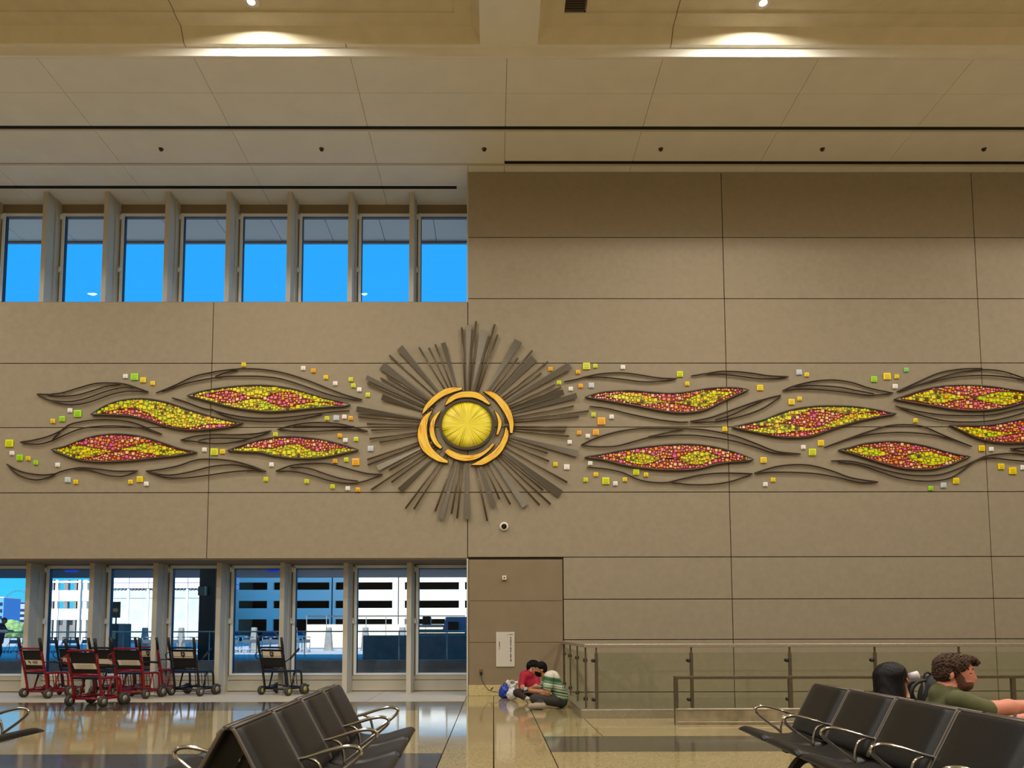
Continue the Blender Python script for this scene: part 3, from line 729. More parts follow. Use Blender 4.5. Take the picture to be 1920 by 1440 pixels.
TC = {'w': ('white', (250, 246, 240)), 'y': ('yellow', (255, 224, 4)), 'o': ('orange', (255, 186, 2)), 'l': ('lime yellow', (226, 236, 4)), 'g': ('green', (170, 236, 10)), 'm': ('mint', (150, 226, 130)), 'b': ('pale blue', (206, 216, 226))}
TILES = """236,706,8,w 253,707,13,g 269,713,10,y 287,719,8,y 132,770,8,w 146.5,776,13,g 117.5,786,10,g 100,790,8,y 18.5,831.5,14,l 23.5,850,8,w 38,858.5,11,g 54,860,8,y 68,868,8,g 109,872,8,w 128,900,10,b 143,904,8,y 245.5,904,8,y 263,899,11,y 275,907.5,8,w 457.5,684.5,8,y
569,691,8,w 588,695.5,8,o 611.5,708,8,y 629,719.5,8,w 658,712,8,l 663,723.5,8,l 674,731,8,w 690,741,8,l 613.5,785,8,l 631,784,10,b 646,782,8,w 658,784.5,8,o 517,815,8,l 637.5,817.5,8,o 648,826,8,w 668,824,8,l 695,841.5,10,b 384,843.5,8,w 402.5,847.5,13,l 418,847,9,y 628.5,865,8,o 649.5,862.5,8,l 667.5,866.5,13,o 509.5,871.5,8,w 499,899,8,l 575.5,903,8,l 624,912.5,8,l 652.5,916,8,w 671.5,918.5,8,o
1032,692.5,8,o 1099.5,687,13,l 1116,686.5,8,l 1083.5,698,8,o 1167.5,689,8,w 1048,718,8,l 1088.5,724,8,o 1108.5,723,10,b 1070,729.5,8,w 1274.5,702,11,l 1288,720,8,y 1424.5,727.5,11,y 1112.5,778,8,l 1127.5,790,14,o 1146.5,782,8,w 1085.5,812,8,o 1117,811,11,o 1102,818,8,w 1068,829.5,8,w 1358.5,805,9,y 1041.5,871,8,y 1062.5,876,10,w 1106.5,869,8,w 1117,890,8,y 1098,900,8,l 1135.5,902,13,l 1153.5,907,8,w 1171.5,899.5,8,y 1192.5,885.5,11,l 1211,890.5,8,y 1431,863,11,y 1449,900,8,y 1434.5,908.5,8,w 1505.5,839,8,w
1497.5,698.5,10,b 1512,703,8,y 1483.5,754,11,y 1498.5,748,8,y 1638,711.5,11,g 1662.5,706,13,y 1680.5,706.5,8,y 1698.5,694,8,m 1677.5,725,9,w 1715.5,789,8,y 1538.5,831,11,y 1522.5,848,13,l 1840,841,11,y 1857.5,842.5,8,w 1876,875,11,y 1897.5,883,13,y 1917,877,9,w 1791.5,902,11,y 1768,910,10,b 1744,916,8,g"""
tmesh = {}
def tile_mesh(s, k):
    if (s, k) not in tmesh:
        nm, col = TC[k]
        a, b = s * PX / 2 * 1.06, s * PX / 2 * 1.06 * 0.93
        m = MB().bbox((-a, -0.03, -b), (a, 0.0, b), 0.006, 0)
        m.bbox((-a * 0.66, -0.038, -b * 0.66), (a * 0.66, -0.02, b * 0.66), 0.004, 1)
        inner = tuple(int(v * (0.93 if k in 'wb' else 0.86)) for v in col)
        tmesh[(s, k)] = m.mesh('square_tile', [mat(nm + ' glass tile', col, 0.3), mat(nm + ' glass tile centre', inner, 0.3)])
    return tmesh[(s, k)]
TL = [(float(a), float(b), float(s), k) for a, b, s, k in (q.split(',') for q in TILES.split())]
def tile_kind(q): return ('large ' if q[2] >= 13 else 'mid-sized ' if q[2] >= 10 else 'small ') + TC[q[3]][0]
def tile_label(q):
    px, py = q[0], q[1]
    w = 'at the window end' if px < 330 else 'under the windows' if px < 560 else 'before the sunburst' if px < 720 else 'past the sunburst' if px < 1220 else 'near the rising leaf' if px < 1560 else 'at the stairwell end'
    h = 'high ' if py < 760 else 'low ' if py > 850 else 'midway '
    return tile_kind(q) + ' square tile ' + h + w
labs = [tile_label(q) for q in TL]
for i, q in enumerate(TL):
    lb = labs[i]
    if labs.count(lb) > 1:
        o_ = min((r for r in TL if r is not q), key=lambda r: math.hypot(r[0] - q[0], r[1] - q[1]))
        lb += ', beside a %s one' % tile_kind(o_)
    link('square_tile', tile_mesh(q[2], q[3]), None, lb, 'tile', TC[q[3]][0] + ' square tiles of the mural', None, wp(q[0], q[1]))

# ------------------------------------------------------------------ the sunburst
SC = (875.5, 798.0)
sc = wp(*SC)
sunb = thing('sunburst_sculpture', 'round sunburst wall sculpture with yellow disc, crescents and steel rays', 'sculpture', sc)
def ray_steel(name, c, rough):
    m = bpy.data.materials.new(name); m.use_nodes = True
    nt = m.node_tree; p = nt.nodes['Principled BSDF']
    p.inputs['Metallic'].default_value = 0.85; p.inputs['Roughness'].default_value = rough
    tc = nt.nodes.new('ShaderNodeTexCoord'); mp = nt.nodes.new('ShaderNodeMapping'); mp.inputs['Scale'].default_value = (2, 2, 90)
    n = nt.nodes.new('ShaderNodeTexNoise'); n.inputs['Scale'].default_value = 3; n.inputs['Detail'].default_value = 4
    r = nt.nodes.new('ShaderNodeValToRGB'); L = lin(c)
    r.color_ramp.elements[0].color = tuple(x * 0.7 for x in L[:3]) + (1,); r.color_ramp.elements[1].color = tuple(min(1, x * 1.25) for x in L[:3]) + (1,)
    nt.links.new(tc.outputs['Object'], mp.inputs[0]); nt.links.new(mp.outputs[0], n.inputs['Vector']); nt.links.new(n.outputs[0], r.inputs[0]); nt.links.new(r.outputs[0], p.inputs['Base Color'])
    return m
M_ray = ray_steel('swirl brushed steel', (104, 97, 84), 0.34)
M_rod = mat('grey steel rod', (112, 98, 78), 0.4, 0.6)
RAYS = """741,93 789,80,40 838,52 893,122,62 964,72 983,143 1122,185,58 1118,300 1216,248 1228,300,58 1320,324 1277,400 1470,350,50 1370,478 1410,495 1425,530,36 1515,552,36 1495,622 1597,655 1530,692 1452,763 1440,788 1463,824 1522,945,45 1320,938 1330,993 1452,1135 1405,1215,58 1290,1188 1340,1283 1265,1288 1170,1295,52 1068,1283 995,1247 955,1300,40 913,1395 775,1385,40 710,1378 672,1347 600,1385,38 562,1330 420,1315 363,1310 325,1190,42 268,1135 132,1185 253,1053 175,1040,42 108,1018 105,982 188,865 120,842 132,784 103,741 46,693 35,645,40 205,560,40 107,470 100,430,32 195,433 236,418 205,350,60 255,280 325,230,50 455,227 520,230 563,207 617,200,34"""
rr = random.Random(5)
for q in RAYS.split():
    q = [float(v) for v in q.split(',')]
    ox, oy = 660 + q[0] / 3.6, 590 + q[1] / 3.6
    dx, dy = ox - SC[0], (oy - SC[1])
    L = math.hypot(dx, dy * 1.08); s0 = 70.0 / L
    a = wp(SC[0] + dx * s0, SC[1] + dy * s0, 0.02) - sc; b = wp(ox, oy, 0.02) - sc
    d = (b - a).normalized(); nrm = Vector((-d.z, 0, d.x))
    if len(q) == 2:
        MB().tube([a + Vector((0, -0.005, 0)), b + Vector((0, -0.03, 0))], [0.013, 0.020], 6).build('rod_ray', M_rod, sunb)
    else:
        wo = q[2] / 3.6 * PX / 2; wi = wo * 0.30
        tilt = 0.035 + 0.03 * rr.random()
        o = Vector((0, -tilt, 0)); th = Vector((0, 0.012, 0)); tw = Vector((0, rr.uniform(-0.012, 0.012), 0))
        A, B_, D_, E = a + nrm * wi, a - nrm * wi, b + o - nrm * wo - tw, b + o + nrm * wo + tw
        MB().add([A, B_, D_, E, A + th, B_ + th, D_ + th, E + th], [(0,1,2,3),(7,6,5,4),(0,4,5,1),(1,5,6,2),(2,6,7,3),(3,7,4,0)]).build('plate_ray', M_ray, sunb)

def streak_mat(name, radial):
    m = bpy.data.materials.new(name); m.use_nodes = True
    nt = m.node_tree; p = nt.nodes['Principled BSDF']; p.inputs['Roughness'].default_value = 0.5
    tc = nt.nodes.new('ShaderNodeTexCoord'); n = nt.nodes.new('ShaderNodeTexNoise'); n.inputs['Detail'].default_value = 5
    sp = nt.nodes.new('ShaderNodeSeparateXYZ'); nt.links.new(tc.outputs['Object'], sp.inputs[0])
    at = nt.nodes.new('ShaderNodeMath'); at.operation = 'ARCTAN2'; nt.links.new(sp.outputs['Z'], at.inputs[0]); nt.links.new(sp.outputs['X'], at.inputs[1])
    ln = nt.nodes.new('ShaderNodeVectorMath'); ln.operation = 'LENGTH'; nt.links.new(tc.outputs['Object'], ln.inputs[0])
    cb = nt.nodes.new('ShaderNodeCombineXYZ')
    ma = nt.nodes.new('ShaderNodeMath'); ma.operation = 'MULTIPLY'; ma.inputs[1].default_value = 15 if radial else 1.5
    mr = nt.nodes.new('ShaderNodeMath'); mr.operation = 'MULTIPLY'; mr.inputs[1].default_value = 0.9 if radial else 48
    nt.links.new(at.outputs[0], ma.inputs[0]); nt.links.new(ln.outputs['Value'], mr.inputs[0])
    nt.links.new(ma.outputs[0], cb.inputs[0]); nt.links.new(mr.outputs[0], cb.inputs[1]); nt.links.new(cb.outputs[0], n.inputs['Vector']); n.inputs['Scale'].default_value = 1.6
    r = nt.nodes.new('ShaderNodeValToRGB'); e = r.color_ramp.elements
    cols = [(0.32, (110, 84, 10)), (0.42, (224, 190, 10)), (0.5, (246, 240, 20)), (0.6, (250, 226, 90)), (0.68, (240, 170, 120))] if radial else [(0.32, (150, 74, 10)), (0.42, (246, 166, 10)), (0.52, (252, 214, 30)), (0.6, (250, 210, 110)), (0.68, (240, 160, 130))]
    e[0].position, e[0].color = cols[0][0], lin(cols[0][1]); e[1].position, e[1].color = cols[-1][0], lin(cols[-1][1])
    for q, c in cols[1:-1]: k = e.new(q); k.color = lin(c)
    nt.links.new(n.outputs[0], r.inputs[0]); nt.links.new(r.outputs[0], p.inputs['Base Color'])
    return m
M_disc, M_cres = streak_mat('radial yellow glass', True), streak_mat('amber streaked glass', False)
rx, rz_ = 48.3 * PX, 44.3 * PX / 1.0
def ell(k, y, n=48): return [(rx * k * math.cos(2*math.pi*i/n), y, rz_ * k * math.sin(2*math.pi*i/n)) for i in range(n)]
m = MB(); n_ = 48
V = ell(1.0, -0.03) + ell(1.0, -0.075) + ell(0.6, -0.078) + [(0, -0.08, 0)]
F = [(i, (i+1) % n_, n_ + (i+1) % n_, n_ + i) for i in range(n_)] + [(n_+i, n_+(i+1) % n_, 2*n_+(i+1) % n_, 2*n_+i) for i in range(n_)] + [(2*n_+i, 2*n_+(i+1) % n_, 3*n_) for i in range(n_)]
m.add(V, F, 0, True).build('glass_disc', M_disc, sunb)
V = ell(1.0, -0.03) + ell(1.0, -0.10) + ell(1.11, -0.10) + ell(1.11, 0.0)
F = [(j*n_+i, j*n_+(i+1) % n_, (j+1)*n_+(i+1) % n_, (j+1)*n_+i) for j in range(3) for i in range(n_)]
MB().add(V, F).build('disc_frame', M_rim, sunb)
CRES = [([(175,550),(220,430),(330,300),(480,190),(620,150),(770,150)], [(770,180),(620,225),(470,290),(330,400),(230,500)]),
 ([(515,420),(580,310),(700,235),(850,208),(1000,225),(1100,290),(1195,395)], [(1170,405),(1060,340),(940,300),(800,295),(680,320),(590,375)]),
 ([(1090,205),(1220,215),(1340,290),(1440,400),(1510,530),(1540,680),(1525,830)], [(1490,825),(1480,700),(1440,590),(1370,470),(1270,340),(1170,260)]),
 ([(1255,485),(1320,560),(1360,650),(1350,750),(1310,855)], [(1285,850),(1310,740),(1310,650),(1290,570)]),
 ([(1430,740),(1465,830),(1440,960),(1350,1120),(1220,1230),(1080,1300),(905,1305)], [(980,1270),(1100,1200),(1220,1120),(1330,1000),(1390,880)]),
 ([(510,1110),(600,1180),(720,1230),(860,1245),(1000,1210),(1140,1120),(1260,1000)], [(1230,985),(1130,1080),(1010,1140),(860,1160),(700,1130),(560,1065)]),
 ([(330,490),(200,590),(130,740),(115,900),(170,1060),(280,1170),(420,1250),(560,1275)], [(560,1245),(430,1160),(320,1050),(260,900),(245,740),(270,600)]),
 ([(460,485),(370,560),(310,660),(290,780),(310,900),(370,1000),(450,1065)], [(475,1040),(410,960),(365,850),(355,750),(375,640),(430,540)])]
for o_, i_ in CRES:
    f = lambda L: [wp(770 + x / 8, 710 + y / 8) - sc for x, y in L]
    A = spline(f(o_), 5); B_ = spline(f(i_[::-1]), 5)
    B_ = [B_[min(len(B_) - 1, round(k * (len(B_) - 1) / (len(A) - 1)))] for k in range(len(A))]
    cr = MB().strip([(p.x, p.z) for p in A], [(p.x, p.z) for p in B_], -0.075, 0.0).build('crescent', M_cres, sunb)
    ringp = [Vector((p.x, -0.05, p.z)) for p in A] + [Vector((p.x, -0.05, p.z)) for p in B_[::-1]]
    MB().tube(ringp, 0.018, 6, closed=True).build('crescent_frame', M_rim, cr)

# small fittings on the wall
c = wp(945, 987.5)
t = thing('security_camera', 'small white ringed dome security camera below the sunburst', 'camera', c)
MB().lathe([(0.092, 0.0), (0.092, -0.03), (0.075, -0.045), (0.06, -0.045)], 24, ax='Y').build('ring', M_white, t)
MB().lathe([(0.058, -0.03), (0.058, -0.05), (0.045, -0.085), (0.02, -0.10), (0.004, -0.103)], 20, ax='Y').build('dome', mat('smoked dome', (16, 14, 14), 0.08), t)
c = wp(945.5, 1083.5)
t = thing('alarm_box', 'small cream square alarm box on the brown wall panel', 'alarm', c)
MB().bbox((-0.045, -0.05, -0.045), (0.045, 0.012, 0.045), 0.008).build('case', mat('cream plastic', (222, 204, 168), 0.5), t)
MB().lathe([(0.016, -0.05), (0.016, -0.056), (0.008, -0.058)], 12, ax='Y').build('sensor', M_gap, t)
a, b = wp(930, 1185), wp(965, 1250)
c = (a + b) / 2
t = thing('paper_notice', 'pale grey notice sheet with vertical black lettering on the brown panel', 'notice', (c.x, WY + 0.012, c.z))
hw, hh = (b.x - a.x) / 2, (a.z - b.z) / 2
MB().bbox((-hw, -0.018, -hh), (hw, 0.0, hh), 0.003).build('sheet', mat('grey paper', (196, 190, 176), 0.6), t)
nx = lambda px: (px - 947.5) / 17.5 * hw
nz = lambda py: (1217.5 - py) / 32.5 * hh
m = MB(); rr = random.Random(3)
yy = 1194.5
while yy < 1238:
    l = rr.choice((1.2, 2.0, 3.0, 3.6)); w_ = rr.choice((0.45, 0.75, 0.95))
    m.box((nx(957.8 - w_), -0.021, nz(yy + l)), (nx(957.8 + w_), -0.017, nz(yy))); yy += l + rr.choice((0.3, 0.6, 1.0))
m.build('headline_lettering', M_ink, t)
m = MB()
for y0, y1 in ((1203, 1207), (1207.5, 1211), (1211.4, 1214), (1216, 1217.6)): m.box((nx(935.9), -0.021, nz(y1)), (nx(937.1), -0.017, nz(y0)))
m.build('side_lettering', M_ink, t)
m = MB()
for x0, x1, w_ in ((952.3, 953.2, 0.9), (955.8, 958.2, 0.6), (958.8, 960, 0.5), (960.4, 962, 0.4)): m.box((nx(x0), -0.021, nz(1189.6 + w_)), (nx(x1), -0.017, nz(1189.6 - w_)))
m.build('corner_lettering', M_ink, t)
c = wp(902, 1260)
t = thing('power_outlet', 'wall outlet plate with a plugged in charger above the baseboard', 'outlet', (c.x, WY + 0.012, c.z))
MB().bbox((-0.035, -0.012, -0.055), (0.035, 0.0, 0.055), 0.004).build('plate', mat('brown outlet plate', (96, 80, 58), 0.5), t)
MB().bbox((-0.022, -0.05, -0.045), (0.022, -0.01, 0.0), 0.006).build('plug', M_bplastic, t)
pts = [PY(x, y, d) for x, y, d in ((902, 1262, WY - 0.03), (902.5, 1270, WY - 0.05), (905, 1278, WY - 0.09), (912, 1289, WY - 0.12), (918, 1295, WY - 0.2), (922, 1291, WY - 0.26), (925, 1289, WY - 0.3), (921, 1296, WY - 0.33), (930, 1297.5, WY - 0.42), (933, 1298.3, WY - 0.47))]
for p in pts: p.z = max(p.z, 0.008)
MB().tube(spline(pts, 5), 0.007, 6).build('charger_cable', M_rubber, None, label='thin black charger cable hanging from outlet to floor', cat='cable')
# ------------------------------------------------------------------ seating
M_leather = mat('black leather', (19, 17, 16), 0.40, bump=0.12, bscale=160, spec=0.4)
M_piping = mat('grey seam', (96, 88, 78), 0.4, 0.3)
M_leg = mat('dark bronze leg', (44, 38, 30), 0.5, 0.3)
def pillow(prof, y0, y1, th, sg, nv=8, flat=0.55):
    prof = spline([(s, 0, z) for s, z in prof], 4); nu = len(prof)
    m = MB(); V = []
    for side in (1, -1):
        for i, p in enumerate(prof):
            t = (prof[min(i+1, nu-1)] - prof[max(i-1, 0)]).normalized(); nr = Vector((-t.z, 0, t.x))
            u = i / (nu - 1)
            for j in range(nv + 1):
                v = j / nv
                e = min(1.0, 6 * min(u, 1 - u)) ** 0.5 * min(1.0, 6 * min(v, 1 - v)) ** 0.5
                q = p + nr * side * th / 2 * (flat * 0.3 + (1 - flat * 0.3) * e)
                V.append((sg * q.x, y0 + (y1 - y0) * v, q.z))
    N = nv + 1; K = nu * N; F = []
    for i in range(nu - 1):
        for j in range(nv):
            a = i * N + j
            F.append((a, a + 1, a + N + 1, a + N)); F.append((K + a, K + a + N, K + a + N + 1, K + a + 1))
    for i in range(nu - 1):
        a = i * N; F.append((a, a + N, K + a + N, K + a)); b = a + nv; F.append((b, K + b, K + b + N, b + N))
    for j in range(nv):
        F.append((j, K + j, K + j + 1, j + 1)); c = (nu - 1) * N + j; F.append((c, c + 1, K + c + 1, K + c))
    return m.add(V, F, 0, True)
PITCHS = 0.72
_seatm = {}
def bench(xb, yfar, n, sg, label, group, rz=0.0):
    t = thing('tandem_seat_row', label, 'seat row', (xb, yfar, 0), rz, group)
    if sg not in _seatm:
        g_ = 0.016
        y0, y1 = -PITCHS + g_, -g_
        bk = pillow([(0.035, 0.47), (0.0, 0.55), (-0.07, 0.68), (-0.145, 0.82), (-0.160, 0.845)], y0, y1, 0.055, sg).mesh('backrest', M_leather)
        st = pillow([(0.0, 0.455), (0.10, 0.425), (0.24, 0.43), (0.37, 0.465), (0.45, 0.485), (0.485, 0.470)], y0, y1, 0.055, sg).mesh('seat', M_leather)
        edge = [(0.035, 0.47), (0.0, 0.55), (-0.07, 0.68), (-0.145, 0.82), (-0.165, 0.85)]
        m = MB()
        for y in (y0 - 0.002, y1 + 0.002): m.tube(spline([(sg * s, y, z) for s, z in edge], 3), 0.010, 6)
        m.tube([(sg * -0.172, y0, 0.852), (sg * -0.172, y1, 0.852)], 0.009, 6)
        ed = m.mesh('back_edging', M_piping)
        loop = [(-0.03, 0.585), (0.05, 0.605), (0.18, 0.645), (0.27, 0.66), (0.325, 0.645), (0.325, 0.61), (0.26, 0.55), (0.16, 0.475), (0.12, 0.44)]
        ar = MB().tube(spline([(sg * s, 0, z) for s, z in loop], 5), 0.0125, 8)
        ar.tube(spline([(sg * s, 0, z) for s, z in ((0.03, 0.60), (0.09, 0.57), (0.115, 0.50), (0.12, 0.42))], 4), 0.011, 8)
        ar = ar.mesh('armrest', M_chrome)
        br = MB().box((sg * -0.05, -0.05 - PITCHS / 2, 0.33), (sg * 0.22, 0.05 - PITCHS / 2, 0.41)).mesh('bracket', M_leg)
        arch = [(-0.13, 0.0), (-0.12, 0.02), (-0.10, 0.16), (-0.02, 0.28), (0.06, 0.325), (0.14, 0.28), (0.22, 0.16), (0.27, 0.02), (0.29, 0.0)]
        P = spline([(s, 0, z) for s, z in arch], 4)
        lg = MB(); k = len(P)
        lg.strip([(sg * p.x, p.z) for p in P], [(sg * (0.06 + (p.x - 0.06) * 0.72), p.z * 0.80) for p in P], -0.04, 0.04)
        lg.bbox((sg * -0.15, -0.05, 0.0), (sg * 0.33, 0.05, 0.02), 0.006)
        _seatm[sg] = (bk, st, ed, ar, br, lg.mesh('leg', M_leg))
    bk, st, ed, ar, br, lg = _seatm[sg]
    for i in range(n):
        b = link('backrest', bk, t, loc=(0, -i * PITCHS, 0)); link('back_edging', ed, b)
        link('seat', st, t, loc=(0, -i * PITCHS, 0)); link('bracket', br, t, loc=(0, -i * PITCHS, 0))
    for i in range(n + 1): link('armrest', ar, t, loc=(0, -i * PITCHS + (0.012 if i == 0 else -0.012 if i == n else 0), 0))
    MB().bbox((sg * 0.02, -n * PITCHS - 0.02, 0.30), (sg * 0.10, 0.02, 0.36), 0.008).build('beam', M_dsteel, t)
    for y in (-0.55 * PITCHS, -(n - 0.55) * PITCHS): link('leg', lg, t, loc=(0, y, 0))
    return t
GS = 'black leather tandem seat rows'
bench(-1.15, 6.38, 4, 1, 'black leather four seat row facing the stairwell, backs toward the wheelchairs', GS, 0.033)
bench(-1.53, 6.39, 4, -1, 'black leather seat row facing the windows, back to back with another row', GS, 0.033)
bench(2.575, 6.38, 6, -1, 'long empty black leather seat row in front of the seated pair', GS, -0.05)
bench(2.955, 6.21, 6, 1, 'black leather seat row the woman and curly haired man sit on', GS, -0.05)
bench(-4.30, 6.38, 4, 1, 'black leather seat row standing by itself near the red wheelchairs', GS, 0.033)

# ------------------------------------------------------------------ glass railing round the stairwell
rl = thing('glass_railing', 'stainless steel and green glass railing around the stairwell', 'railing', (PITX, PITY, 0))
RX0, RY0 = 1.42, 11.36
CH = 0.13
R = lambda x, y, z: (x - PITX, y - PITY, z)
MB().bbox(R(RX0 - 0.10, RY0 - 0.10, 0.0), R(XW1 - 0.02, RY0 + 0.08, CH), 0.004).build('curb', M_steel, rl)
MB().bbox(R(RX0 - 0.10, RY0 + 0.08, 0.0), R(RX0 + 0.06, WY - 0.03, CH), 0.004).build('curb', M_steel, rl)
ZR = 1.10
MB().bbox(R(RX0 - 0.04, RY0 - 0.04, ZR - 0.04), R(XW1 - 0.02, RY0 + 0.03, ZR + 0.015), 0.008).build('handrail', M_steel, rl)
MB().bbox(R(RX0 - 0.04, RY0 + 0.03, ZR - 0.04), R(RX0 + 0.03, WY - 0.03, ZR + 0.015), 0.008).build('handrail', M_steel, rl)
pst = MB().bbox((-0.025, -0.012, CH), (0.025, 0.012, 0.98), 0.004).box((-0.012, -0.012, 0.97), (0.012, 0.012, ZR - 0.03)).mesh('post', M_dsteel)
clp = MB().lathe([(0.028, -0.03), (0.028, 0.03)], 12, ax='Y').mesh('clip', M_bplastic)
xp = [RX0 + 0.15] + [PY(q, 1270, RY0).x for q in (1297, 1482, 1642, 1800)]
while xp[-1] < XW1 - 2: xp.append(xp[-1] + 1.45)
for x in xp:
    p = link('post', pst, rl, loc=R(x, RY0, 0))
    for z in (0.27, 0.86): link('clip', clp, p, loc=(-0.05, 0, z))
yp = [RY0 + 0.12, RY0 + 1.25, RY0 + 2.4, RY0 + 3.5]
for y in yp:
    p = link('post', pst, rl, loc=R(RX0, y, 0), rz=math.pi / 2)
    for z in (0.27, 0.86): link('clip', clp, p, loc=(0.05, 0, z))
for a, b in zip(xp, xp[1:]): MB().box(R(a + 0.02, RY0 + 0.025, CH - 0.01), R(b - 0.02, RY0 + 0.037, 0.98)).build('glass_panel', M_rglass, rl)
for a, b in zip(yp, yp[1:]): MB().box(R(RX0 + 0.025, a + 0.02, CH - 0.01), R(RX0 + 0.037, b - 0.02, 0.98)).build('glass_panel', M_rglass, rl)

# low stainless guard in front of it
YG = 10.52
xg0 = PY(1265, 1340, YG).x
gd = thing('floor_guard', 'low stainless steel guard frame with dented kick plate before the glass railing', 'guard', (xg0, YG, 0))
zt = PY(1300, 1270, YG).z
GL = 9.5
MB().bbox((0, -0.03, zt - 0.025), (GL, 0.03, zt + 0.02), 0.006).build('top_rail', M_dsteel, gd)
for x in (0.025, PY(1482, 1300, YG).x - xg0, PY(1900, 1300, YG).x - xg0, 6.6, 8.2): MB().bbox((x - 0.028, -0.025, 0.0), (x + 0.028, 0.025, zt), 0.005).build('post', M_dsteel, gd)
zk = PY(1300, 1328, YG).z
M_kick = mat('scuffed aluminium', (176, 166, 144), 0.35, 0.75, var=0.25, scale=6)
k = MB().bbox((0.0, -0.06, 0.0), (GL, -0.02, zk), 0.006).build('kick_plate', M_kick, gd)
MB().tube([(0.03, -0.06, zk - 0.008), (GL, -0.06, zk - 0.008)], 0.014, 8).tube([(0.03, -0.06, 0.035), (GL, -0.06, 0.035)], 0.010, 8).build('bead', M_steel, k)

# ------------------------------------------------------------------ wheelchairs
M_red = mat('red enamel tube', (132, 10, 22), 0.28)
M_navy = mat('black enamel tube', (16, 15, 22), 0.28)
M_cloth = mat('black sling fabric', (10, 9, 10), 0.75)
M_plate = mat('cream sign plate', (214, 200, 172), 0.5)
M_tyre = mat('grey rubber wheel', (58, 52, 46), 0.6)
M_hub = mat('pale wheel hub', (150, 142, 124), 0.5)
M_hubg = mat('green wheel hub', (160, 160, 70), 0.5)
M_emb = mat('dark emblem ink', (52, 48, 44), 0.6)
def wheelchair(label, loc, rz, red, plate, arm_up=False, hub=None, group='parked transport wheelchairs'):
    t = thing('transport_wheelchair', label, 'wheelchair', loc, rz, group)
    F = M_red if red else M_navy
    for s in (-1, 1):
        MB().tube(spline([(s*0.3, -0.20, 0.12), (s*0.306, -0.26, 0.45), (s*0.312, -0.34, 0.78), (s*0.3144, -0.38, 0.96)], 4), 0.024, 8).build('back_tube', F, t)
        MB().tube([(s*0.3144, -0.375, 0.94), (s*0.3168, -0.41, 1.10), (s*0.3192, -0.43, 1.20)], 0.028, 8).build('grip', M_rubber, t)
        MB().tube(spline([(s*0.3, -0.22, 0.13), (s*0.306, 0.0, 0.14), (s*0.312, 0.30, 0.15), (s*0.3, 0.46, 0.17)], 3), 0.023, 8).build('base_rail', F, t)
        MB().tube(spline([(s*0.306, -0.27, 0.50), (s*0.3, 0.0, 0.50), (s*0.3, 0.16, 0.49), (s*0.3, 0.22, 0.42), (s*0.3, 0.24, 0.16)], 4), 0.022, 8).build('seat_rail', F, t)
        MB().tube([(s*0.3, 0.02, 0.49), (s*0.3, -0.08, 0.14)], 0.018, 6).build('strut', F, t)
        MB().tube(spline([(s*0.3, -0.20, 0.16), (s*0.18, -0.02, 0.20), (s*0., 0.12, 0.17)], 3), 0.013, 6).build('brace', F, t)
        if arm_up and s > 0: arm = [(s*0.33, -0.31, 0.70), (s*0.33, -0.16, 0.76), (s*0.33, 0.10, 0.96)]
        else: arm = [(s*0.33, -0.33, 0.72), (s*0.33, -0.10, 0.72), (s*0.33, 0.12, 0.70)]
        MB().tube(arm[:2], 0.013, 6).tube(arm[1:], 0.022, 8).build('armrest', M_rubber, t)
        MB().tube(spline([(s*0.324, -0.37, 0.90), (s*0.372, -0.42, 0.86), (s*0.372, -0.40, 0.78), (s*0.324, -0.34, 0.74)], 4), 0.009, 6).build('brake_loop', F, t)
        for y, r, w_ in ((-0.24, 0.095, 0.035), (0.24, 0.115, 0.04)):
            x = s * 0.36
            wl = MB().lathe([(r*0.55, -w_), (r*0.9, -w_), (r, -w_*0.6), (r, w_*0.6), (r*0.9, w_), (r*0.55, w_)], 20, ax='X').build('wheel', M_tyre, t, loc=(x, y, r))
            MB().lathe([(r*0.5, -w_*1.05), (r*0.5, w_*1.05)], 14, ax='X').build('hub', hub or M_hub, wl)
        MB().tube([(s*0.3, 0.24, 0.16), (s*0.36, 0.24, 0.115)], 0.012, 6).tube([(s*0.3, -0.21, 0.13), (s*0.36, -0.24, 0.095)], 0.012, 6).build('axle', F, t)
        cw = MB().lathe([(0.05, -0.016), (0.058, -0.01), (0.058, 0.01), (0.05, 0.016)], 14, ax='X').build('front_caster', M_tyre, t, loc=(s*0.264, 0.46, 0.058))
        MB().tube([(0, 0, 0), (0, -0.02, 0.10)], 0.011, 6).build('caster_fork', F, cw)
    MB().tube(spline([(-0.314, -0.375, 0.94), (-0.27, -0.385, 0.985), (0, -0.388, 0.99), (0.27, -0.385, 0.985), (0.314, -0.375, 0.94)], 4), 0.022, 8).build('top_bar', F, t)
    MB().tube([(-0.31, -0.29, 0.56), (0.31, -0.29, 0.56)], 0.022, 8).build('cross_bar', F, t)
    MB().tube([(-0.30, -0.20, 0.13), (0.30, -0.20, 0.13)], 0.02, 8).build('cross_bar', F, t)
    MB().tube([(-0.31, 0.30, 0.15), (0.31, 0.30, 0.15)], 0.02, 8).build('cross_bar', F, t)
    sl = MB(); A = [(-0.286, -0.275, 0.58), (0.286, -0.275, 0.58), (0.286, -0.362, 0.95), (-0.286, -0.362, 0.95)]
    th = Vector((0, 0.02, 0.005))
    sl.add(A + [tuple(Vector(p) + th) for p in A], [(0,1,2,3),(7,6,5,4),(0,4,5,1),(1,5,6,2),(2,6,7,3),(3,7,4,0)])
    bk = sl.build('back_sling', M_cloth, t)
    MB().bbox((-0.29, -0.27, 0.475), (0.29, 0.20, 0.505), 0.01).build('seat', M_cloth, t)
    for x in (-0.16, -0.08, 0.0, 0.08, 0.16): MB().tube([(x, 0.215, 0.46), (x, 0.26, 0.18)], 0.008, 5).build('front_spoke', F, t)
